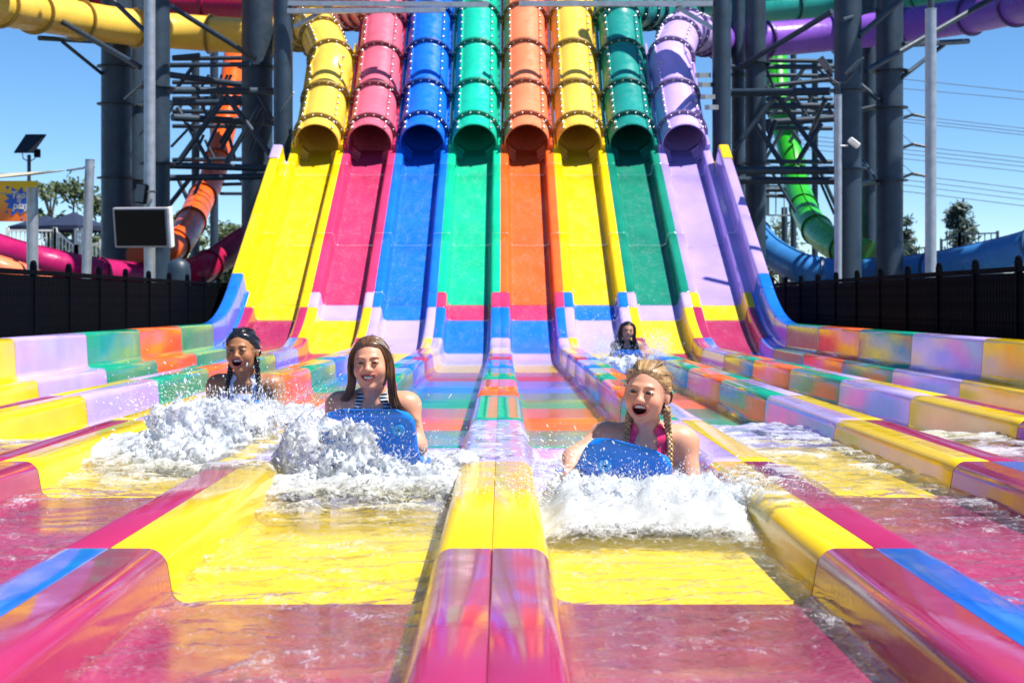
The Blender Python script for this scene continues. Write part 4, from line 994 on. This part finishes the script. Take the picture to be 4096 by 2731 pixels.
# second rider: long brown hair, striped top
x0, y0, hz = -.517, 5.9, .626
p2, hw, hr = rider(x0, y0, hz, 'grinning girl with long wet brown hair holding up a blue board', (.62, .30, .185), (.42, .09, .09), BROWN, BR2, 'long', suit_halter(0, wide=.012), suit_mat('navy_striped_swimsuit', (.006, .007, .015), (.45, .55, .65)),
    yaw=-4, roll=-3, pitch=-3, mouth=(.027, .0085, 10.0), squint=.62,
    arms=[((-.150, .10, hz - .175), (-.185, .055, hz - .345), (-.185, -.085, .30), (.2, -1, .1), (0, .2, 1)), ((.150, .10, hz - .175), (.190, .055, hz - .345), (.175, -.085, .30), (-.2, -1, .1), (0, .2, 1))])
S = lambda q: Vector(hw(q))
skz = lambda x, y: .034 + .083 * math.sqrt(max(.05, 1 - ((y - .012) / .092) ** 2 - (x / .0725) ** 2))
left = [[S((-.004, y, skz(.004, y))), S((-.036, y + .010, skz(.036, y + .010))), S((-.068, y*.5 - .012, .052)), S((-.083, y*.3, .005)), S((-.086, .02, -.06)), Vector((-.10, .05, hz - .13)), Vector((-.14 + .3*max(0, y), .07, hz - .18)), Vector((-.172 + .5*max(0, y), .075, hz - .21))] for y in (-.050, -.03, -.01, .02)]
right = [[S((.004, y, skz(.004, y))), S((.036, y + .010, skz(.036, y + .010))), S((.068, y*.5 - .012, .052)), S((.083, y*.3 - .012, .005)), S((.085, -.018, -.05)), Vector((.088, .01, hz - .12)), Vector((.10, .015, hz - .17)), Vector((.12 - .3*y, .03, hz - .215)), Vector((.14 - .8*y, .03, hz - .25))] for y in (-.050, -.03, -.01, .02)]
locks(p2, left, BROWN, 330, .0021, 'hair_lock', .011, 2); locks(p2, right, BROWN, 420, .0021, 'hair_lock', .012, 3)
wisps(p2, hw, BROWN, 60, 32)
board('blue bodyboard raised in front of the brown-haired girl', x0 + .01, y0, (-.235, .458), (-.115, .24), (.55, .17), .185, .215, plug=(.118, .915))

# third rider: dark plaits, white straps, far side of the left splash
x0, y0, hz = -1.29, 7.2, .636
p3, hw, hr = rider(x0, y0, hz, 'dark-haired girl with two plaits laughing above a big white splash', (.36, .155, .065), (.34, .07, .07), DARK, BR3, 'tied', suit_halter(0, wide=.010), suit_mat('white_blue_swimsuit', (.55, .58, .72)),
    yaw=-8, roll=-2, pitch=-1, mouth=(.025, .0175, 5.0), squint=.6, fine=.0042, coarse=.008,
    arms=[((-.150, .10, hz - .180), (-.185, .06, hz - .36), (-.15, -.09, .28), (.2, -1, .1), (0, .2, 1)), ((.150, .10, hz - .180), (.188, .06, hz - .36), (.16, -.09, .28), (-.2, -1, .1), (0, .2, 1))])
S = lambda q: Vector(hw(q))
for q in (-1, 1): braid(p3, [S((q*.066, .030, -.045)), Vector((q*.074, .045, hz - .13)), Vector((q*.080, .025, hz - .19)), Vector((q*.080, .02, hz - .27))], .0125, DARK)
locks(p3, [[S((q*.012, -.060, .085)), S((q*.03, -.01, .114)), S((q*.04, .06, .09))] for q in (-1, 1)] + [[S((q*.052, -.045, .068)), S((q*.070, .0, .07)), S((q*.07, .05, .04))] for q in (-1, 1)], DARK, 200, .0016, 'hair_lock', .009, 8)
wisps(p3, hw, DARK, 60, 33)
board('blue bodyboard half sunk in the splash under the dark-haired girl', x0 + .0, y0, (-.20, .405), (-.10, .24), (.55, .17), .17, .20)

# fourth rider, far off in the yellow lane
x0, y0, hz = 1.56, 17.4, .535
p4, hw, hr = rider(x0, y0, hz, 'distant girl with loose dark hair squinting through spray in the yellow lane', (.42, .21, .13), (.32, .09, .09), DARK, BR3, 'long', suit_halter(0), suit_mat('black_swimsuit', (.006, .006, .008)),
    yaw=6, roll=4, mouth=(.020, .006, 4.0), squint=.35, fine=.007, coarse=.011, mid=.02,
    arms=[((-.150, .10, hz - .180), (-.185, .06, hz - .33), (-.15, -.09, .24), (.2, -1, .1), (0, .2, 1)), ((.150, .10, hz - .180), (.188, .06, hz - .33), (.16, -.09, .24), (-.2, -1, .1), (0, .2, 1))])
S = lambda q: Vector(hw(q))
for q in (-1, 1): locks(p4, [[S((0, -.03, .11)), S((q*.07, -.01, .07)), S((q*.088, .0, 0)), S((q*.09, .01, -.07)), Vector((q*.10, .03, hz - .16)), Vector((q*.12, .03, hz - .23))]], DARK, 70, .006, 'hair_lock', .018, 4 + q)
board('blue bodyboard under the distant girl in the spray', x0, y0, (-.20, .31), (-.10, .20), (.55, .13), .17, .20)

# ------------------------------------------------------------------ white water thrown up by the riders
def splash_mat():
    m, t, b, o = newmat('white_water'); v = coords(t)
    n = N(t, 'ShaderNodeTexNoise', Scale=55, Detail=6, Roughness=.75, Distortion=.8); t.links.new(v, n.inputs['Vector'])
    b.inputs['Base Color'].default_value = (.86, .90, .95, 1); b.inputs['Roughness'].default_value = .2
    bp = N(t, 'ShaderNodeBump', Strength=.5, Distance=.010); t.links.new(n.outputs[0], bp.inputs['Height']); t.links.new(bp.outputs[0], b.inputs['Normal'])
    tl = N(t, 'ShaderNodeBsdfTranslucent'); tl.inputs[0].default_value = (.86, .91, .96, 1); f = N(t, 'ShaderNodeMixShader', Fac=.4); t.links.new(b.outputs[0], f.inputs[1]); t.links.new(tl.outputs[0], f.inputs[2])
    tr = N(t, 'ShaderNodeBsdfTransparent'); gl = N(t, 'ShaderNodeBsdfGlossy', Roughness=.05); t.links.new(bp.outputs[0], gl.inputs['Normal'])
    fr = N(t, 'ShaderNodeFresnel', IOR=1.33); t.links.new(bp.outputs[0], fr.inputs['Normal']); w = N(t, 'ShaderNodeMixShader'); t.links.new(fr.outputs[0], w.inputs[0]); t.links.new(tr.outputs[0], w.inputs[1]); t.links.new(gl.outputs[0], w.inputs[2])
    n2 = N(t, 'ShaderNodeTexNoise', Scale=16, Detail=8, Roughness=.78, Distortion=1.0); t.links.new(v, n2.inputs['Vector'])
    mr = N(t, 'ShaderNodeMapRange', _interpolation_type='SMOOTHSTEP'); mr.inputs['From Min'].default_value = .38; mr.inputs['From Max'].default_value = .58; t.links.new(n2.outputs[0], mr.inputs[0])
    mx = N(t, 'ShaderNodeMixShader'); t.links.new(mr.outputs[0], mx.inputs[0]); t.links.new(w.outputs[0], mx.inputs[1]); t.links.new(f.outputs[0], mx.inputs[2]); t.links.new(mx.outputs[0], o.inputs[0]); return m
SPL = splash_mat()
def drop_mat():
    m, t, b, o = newmat('water_drops'); b.inputs['Base Color'].default_value = (.92, .95, .98, 1); b.inputs['Roughness'].default_value = .05
    tr = N(t, 'ShaderNodeBsdfTransparent'); mx = N(t, 'ShaderNodeMixShader', Fac=.55); t.links.new(b.outputs[0], mx.inputs[2]); t.links.new(tr.outputs[0], mx.inputs[1]); t.links.new(mx.outputs[0], o.inputs[0]); return m
DROP = drop_mat()
def splash(label, blobs, amp, h, drops, seed=0, freq=21):
    root = thing('water_splash', label, 'splash'); root['kind'] = 'stuff'
    lo = np.min([np.array(c) - np.array(r) - amp * 2 for c, r in blobs], 0); hi = np.max([np.array(c) + np.array(r) + amp * 2 for c, r in blobs], 0); lo[2] = max(lo[2], .03)
    xs, ys, zs = [np.arange(a, b, h) for a, b in zip(lo, hi)]
    P = np.stack(np.meshgrid(xs, ys, zs, indexing='ij'), -1).astype(np.float32); D = np.full(P.shape[:3], 1.0, np.float32)
    for c, r in blobs: D = smin(D, d_ell(P, c, r), .06)
    near = np.abs(D) < amp * 2.6; Q = P[near]
    n1 = fbm(Q[:, 0]*freq, Q[:, 1]*freq, Q[:, 2]*freq*.45, 5, seed, .70); n2 = fbm(Q[:, 0]*freq*.35, Q[:, 1]*freq*.35, Q[:, 2]*freq*.25, 2, seed + 9)
    D[near] += (-(n1 - .47) * amp * 5.2 - (n2 - .5) * amp * 2.4).astype(np.float32)
    V, F = surface_nets(D, xs, ys, zs); me = mesh_np('white_water', V, F); me.materials.append(SPL); tag(link('white_water', me, root), kind='stuff')
    rs = np.random.RandomState(seed + 1); base = MB(); base.ball((0, 0, 0), 1, 5, 4); bv = np.array(base.v); bf = np.array(base.f); VV = []; FF = []
    k = 0; mid = np.mean([c for c, r in blobs], 0); mid[2] = .12
    for (c, s_, n, r0, r1) in drops:
        n = int(n * 3.2); p = rs.normal(0, 1, (n, 3)) * np.array(s_) + np.array(c); p[:, 2] = np.where(p[:, 2] < .13, .13 + rs.rand(n) * .2, p[:, 2]); rad = (r0 + (r1 - r0) * rs.rand(n) ** 7) * .75
        for rd, hz_ in zip(RIDERS, (.556, .626, .636, .535)):
            p = p[~((np.abs(p[:, 0] - rd['x']) < .115) & (np.abs(p[:, 2] - hz_) < .15) & (np.abs(p[:, 1] - rd['y']) < .6))]
        n = len(p); rad = rad[:n]; v = p - mid + rs.normal(0, .08, (n, 3)); v[:, 2] = np.abs(v[:, 2]) + .05; v /= np.linalg.norm(v, axis=1, keepdims=True)
        a = np.cross(v, np.array([.3, .8, .1])); a /= np.linalg.norm(a, axis=1, keepdims=True); b = np.cross(v, a); el = 1 + 3.2 * rs.rand(n) ** 2.5
        M3 = np.stack([a * rad[:, None], b * rad[:, None], v * (rad * el)[:, None]], 1)
        VV.append((np.einsum('vk,nkj->nvj', bv, M3) + p[:, None]).reshape(-1, 3)); FF.append((bf[None] + (np.arange(n) * len(bv))[:, None, None] + k).reshape(-1, 4)); k += n * len(bv)
    me = mesh_np('droplets', np.concatenate(VV), np.concatenate(FF)); me.materials.append(DROP); tag(link('droplets', me, root), kind='stuff')
splash('ragged white wave crest in front of the blonde girl', [((.40, 4.83, .185), (.27, .085, .062)), ((.68, 4.82, .185), (.20, .085, .060)), ((.90, 4.86, .222), (.12, .12, .026)), ((.24, 4.98, .22), (.08, .10, .055))], .026, .0075,
       [((.45, 4.82, .26), (.26, .08, .035), 2600, .0009, .0036), ((.85, 4.84, .27), (.12, .08, .03), 700, .0009, .0036), ((.28, 5.0, .32), (.08, .08, .05), 420, .001, .0042), ((.55, 4.9, .33), (.2, .1, .05), 120, .0011, .004)], 3, 17)
splash('white water pouring over the left half of the raised blue board', [((-.70, 5.66, .30), (.13, .10, .12)), ((-.60, 5.58, .22), (.20, .09, .075)), ((-.36, 5.56, .18), (.22, .10, .055)), ((-.80, 5.80, .25), (.10, .16, .08)), ((-.16, 5.75, .19), (.10, .22, .06)), ((-.56, 5.57, .30), (.10, .045, .075))], .030, .0085,
       [((-.66, 5.58, .34), (.14, .07, .08), 700, .001, .0042), ((-.4, 5.55, .26), (.2, .08, .06), 700, .001, .004), ((-.5, 5.5, .3), (.3, .15, .1), 120, .0012, .005)], 5)
splash('broad white splash spreading in front of the dark-haired girl', [((-1.30, 6.74, .25), (.30, .16, .13)), ((-1.50, 6.80, .30), (.16, .14, .11)), ((-1.05, 6.82, .26), (.20, .16, .11)), ((-.90, 6.9, .27), (.10, .16, .07)), ((-1.35, 6.55, .17), (.30, .14, .07))], .034, .010,
       [((-1.35, 6.7, .40), (.22, .10, .07), 800, .0014, .0055), ((-1.02, 6.75, .38), (.16, .10, .07), 600, .0014, .0055), ((-1.25, 6.7, .46), (.25, .12, .10), 110, .002, .007), ((-1.1, 6.4, .24), (.25, .2, .05), 400, .0014, .005)], 7)
splash('misty spray thrown up round the distant girl', [((1.56, 17.1, .14), (.30, .25, .07)), ((1.30, 17.2, .13), (.10, .2, .06)), ((1.84, 17.2, .13), (.10, .2, .06))], .05, .018,
       [((1.24, 17.1, .34), (.10, .15, .09), 800, .002, .008), ((1.90, 17.1, .36), (.10, .15, .11), 800, .002, .008), ((1.56, 17.0, .20), (.25, .15, .05), 250, .003, .010), ((1.35, 17.2, .5), (.3, .2, .2), 130, .003, .009)], 9, 7)
# thin sheets of water that ran over the tops of the dividers
for label, cx, cy, lx, ly in (('thin sheet of water washing over the middle divider', 0.0, 6.55, .17, .85), ('thin water sheet on the divider right of the blonde girl', 1.0, 4.95, .16, .55), ('thin water sheet on the divider left of the brown-haired girl', -1.0, 6.1, .16, .7)):
    xs = np.linspace(-lx, lx, 40); ys = np.linspace(-ly, ly, 130); X, Yg = np.meshgrid(xs, ys)
    edge = (1 - (X / lx) ** 4) * (1 - (Yg / ly) ** 4); rim = np.maximum(0, np.abs(X) - .125); q = fbm(X*16 + cx, Yg*10, 0, 4, 13)
    Z = HD + .004 + (.016 * q + .006) * sstep(0, .25, edge) - rim * 1.4
    me = mesh_np('water', np.stack([X + cx, Yg + cy, Z], -1).reshape(-1, 3), grid_faces(40, 130)); me.materials.append(WATER); set_attr(me, 'foam', .10 + .5 * sstep(.5, .75, q) * sstep(0, .4, edge)); tag(link('water', me), kind='structure')
# ------------------------------------------------------------------ trees, railings, umbrellas, power lines
LEAF = {k: plain('leaves_' + k, c, .6, 0, .35, 2) for k, c in {'gum': (.055, .085, .03), 'dark': (.02, .04, .018), 'blue': (.03, .06, .05)}.items()}
BARK = plain('bark', (.16, .12, .09), .9, 0, .3, 4)
def tree(label, px, py_top, d, w, key='gum', conif=False, seed=0, n=1500, leaf=.22):
    rs = random.Random(seed); base = at(px, 1300, d); zt = at(px, py_top, d).z; root = thing('tree', label, 'tree', (base.x, d, GZ), 'trees beyond the park'); H = zt - GZ
    tm = MB(); tm.tube([(0, 0, 0), (.1*w*.2, 0, H*.35), (-.05*w, .0, H*.7), (0, 0, H*.93)], [.035*H*.6, .028*H*.6, .016*H*.6, .004*H], 9)
    cl = []
    for k in range(9 if not conif else 16):
        f = rs.uniform(.4, .95) if not conif else rs.uniform(.2, .97); a = rs.uniform(0, 6.28); rr = w * (.5 if not conif else .55 * (1.05 - f)) * rs.uniform(.5, 1)
        e = Vector((math.cos(a)*rr, math.sin(a)*rr, H*(f + .03))); tm.tube([(0, 0, H*f*.8), e*.5 + Vector((0, 0, H*f*.42)), e], [.012*H, .008*H, .003*H], 5); cl.append((e, w * rs.uniform(.12, .24) * (1 if not conif else .8)))
    cl.append((Vector((0, 0, H*.95)), w*.14 if conif else w*.22)); tm.build('trunk', BARK, root)
    V = []; F = []
    for k in range(n):
        c, r = rs.choice(cl); v = Vector((rs.gauss(0, 1), rs.gauss(0, 1), rs.gauss(0, .7))); p = c + v * r * .62
        u = Vector((rs.uniform(-1, 1), rs.uniform(-1, 1), rs.uniform(-1, 1))).normalized() * leaf; q = u.orthogonal().normalized() * leaf * .4
        i = len(V); V += [p - u, p + q, p + u, p - q]; F.append((i, i+1, i+2, i+3))
    MB().add(V, F).build('crown', LEAF[key], root)
tree('airy gum tree behind the leaning sail post', 300, 735, 80, 3.4, 'gum', seed=1, n=2600); tree('small gum tree left of the leaning sail post', 205, 725, 95, 2.2, 'gum', seed=2, n=1100); tree('rounded green tree just right of the display screen', 700, 885, 85, 3.0, 'gum', seed=3, n=1500)
tree('low green tree between the orange tube and dark column', 880, 905, 90, 3.2, 'gum', seed=4, n=1500); tree('dark narrow conifer above the railings right of the tall pole', 3838, 815, 110, 4.2, 'blue', True, 5, 2600, .3); tree('small dark conifer beside the right column', 3628, 870, 120, 2.4, 'blue', True, 6, 1000, .3)
tree('low dark tree behind the umbrellas at left', 420, 900, 100, 5, 'dark', seed=7, n=1800, leaf=.3); tree('dark bush behind the railings beside the right column', 3640, 1020, 60, 2.2, 'dark', seed=8, n=900); tree('gum tree crown behind the right hand truss', 3120, 900, 100, 4, 'gum', seed=9, n=1500); tree('low tree behind the crimson tube', 930, 1020, 70, 3.5, 'dark', seed=10, n=1500)
hg = MB(); rs = random.Random(20)
V = []; F = []
for k in range(9000):
    x = rs.uniform(-75, 75); p = Vector((x, 125 + rs.uniform(0, 8), GZ + rs.random() ** .8 * (3.2 + 1.5 * math.sin(x*.21) + math.sin(x*.77)))); u = Vector((rs.uniform(-1, 1), rs.uniform(-1, 1), rs.uniform(-1, 1))).normalized() * .55; q = u.orthogonal().normalized() * .35
    i = len(V); V += [p - u, p + q, p + u, p - q]; F.append((i, i+1, i+2, i+3))
tag(hg.add(V, F).build('distant_wood', LEAF['dark']), 'dark far-off belt of trees along the horizon', 'woodland', kind='stuff')
def railing(label, pts, d, h, mat, step=.13, nm='railing'):
    root = thing(nm, label, 'railing'); P = [at(px, py, d) for px, py in pts]; sl = None
    for a, b in zip(P, P[1:]):
        MB().bar(a, b, .06, .06).build('rail', mat, root); MB().bar(a - Vector((0, 0, h)), b - Vector((0, 0, h)), .05, .05).build('rail', mat, root)
        n = max(2, int((b - a).length / step))
        for i in range(n + 1):
            p = a.lerp(b, i / n); big = i in (0, n); w = .10 if big else .035
            if big or sl is None:
                ob = MB().box((0, 0, -h/2 + (.04 if big else 0)), (w, w, h + (.1 if big else 0))).build('post' if big else 'baluster', mat, root)
                if not big: sl = ob.data
            else: ob = link('baluster', sl, root)
            ob.location = p
railing('white timber railing with descending stair at far left', [(30, 922), (220, 922)], 45, 1.0, WHITEP); railing('white stair railing sloping down behind the sail posts', [(222, 924), (305, 990)], 45, .75, WHITEP); railing('white railing piece beside the dark left column', [(305, 925), (330, 925)], 45, .95, WHITEP); railing('low white railing against the left column base', [(365, 985), (405, 968)], 45, .6, WHITEP)
railing('grey platform railing above the sky blue tube', [(3765, 965), (3838, 938), (3990, 932)], 60, 1.1, STEEL, .25); railing('grey railing between the right column and tall pole', [(3612, 995), (3720, 990)], 60, .95, STEEL, .22); railing('grey railing seen through the right truss', [(3070, 745), (3170, 745)], 44, .9, GALV, .25)
def umbrella(label, px0, px1, py0, py1, d):
    a, b = at(px0, py1, d), at(px1, py0, d); r = (b.x - a.x) / 2; c = Vector(((a.x + b.x)/2, d, a.z)); h = b.z - a.z
    root = thing('umbrella', label, 'umbrella', (c.x, d, GZ), 'navy umbrellas beyond the left fence'); zc = c.z - GZ; n = 8
    V = [(0, 0, zc + h)] + [(math.cos(2*math.pi*k/n + .39)*r, math.sin(2*math.pi*k/n + .39)*r, zc) for k in range(n)] + [(math.cos(2*math.pi*k/n + .39)*r, math.sin(2*math.pi*k/n + .39)*r, zc - .15) for k in range(n)]
    F = [(0, 1 + k, 1 + (k+1) % n) for k in range(n)] + [(1 + k, 1 + n + k, 1 + n + (k+1) % n, 1 + (k+1) % n) for k in range(n)]
    MB().add(V, F).build('canopy', NAVY, root); MB().tube([(0, 0, 0), (0, 0, zc + h)], .05, 8).build('pole', STEELD, root)
NAVY = plain('navy_canvas', (.008, .018, .055), .8)
umbrella('navy blue umbrella behind the two sail posts', 150, 440, 848, 908, 48); umbrella('dark navy umbrella partly hidden by the short post', 40, 330, 862, 908, 55)
CAB = plain('cable', (.06, .10, .16), .6)
plines = [(322, 370, 1), (360, 400, 1)] + [(a, a + 49, 0) for a in (466, 480, 493)] + [(a, a + 48, 0) for a in (586, 603, 620, 640)] + [(a, a + 55, 0) for a in (702, 724, 745, 770)]
WORDS = ['topmost', 'second', 'third', 'fourth', 'fifth', 'sixth', 'seventh', 'eighth', 'ninth', 'tenth', 'eleventh', 'twelfth', 'lowest']
for k, (ya, yb, _) in enumerate(plines):
    pts = [at(2900 + 1300 * i / 12, ya + (yb - ya) * ((2900 + 1300 * i / 12) - 3613) / 483 - 5 * math.sin(math.pi * i / 12), 150 + 6 * (k % 3)) for i in range(13)]
    tag(MB().tube(pts, .045, 5).build('power_line', CAB), f'{WORDS[k]} power line strung across the sky at right', 'cable', 'power lines in the right sky')
INS = plain('insulator', (.012, .018, .022), .4)
for k, py in enumerate((448, 566, 684)):
    r = thing('insulator', ('uppermost', 'middle', 'lowest')[k] + ' dark V-shaped insulator string between column and pole', 'insulator', (0, 0, 0), 'insulators on the power lines')
    a, b_, c_ = at(3612, py + 26, 149), at(3652, py + 10, 149), at(3706, py + 22, 149)
    MB().tube([a, a.lerp(b_, .5), b_], .15, 8).build('string', INS, r); MB().tube([b_, b_.lerp(c_, .5), c_], .15, 8).build('string', INS, r); MB().tube([at(3612, py - 25, 149), at(3632, py - 8, 149), b_], .04, 6).build('stay', CAB, r)
# low sandstone block and plinths behind the right fence
tag(MB().box(at(3200, 1150, 30) + Vector((0, 2, -.3)), (3.2, 1.2, .6), None, .05).build('stone_block', plain('sandstone', (.42, .32, .2), .9, 0, .2, 5, .4, 30)), 'low sandstone block under the sky blue tube', 'stone block')
c = at(715, 1075, 27); tk = thing('filter_tank', 'small grey domed tank right of the display screen pole', 'tank', (c.x, 27, GZ))
MB().tube([(0, 0, 0), (0, 0, c.z - GZ - .05), (0, 0, c.z - GZ + .1), (0, 0, c.z - GZ + .17), (0, 0, c.z-GZ + .2)], [.22, .22, .2, .12, .02], 20).build('shell', STEEL, tk)
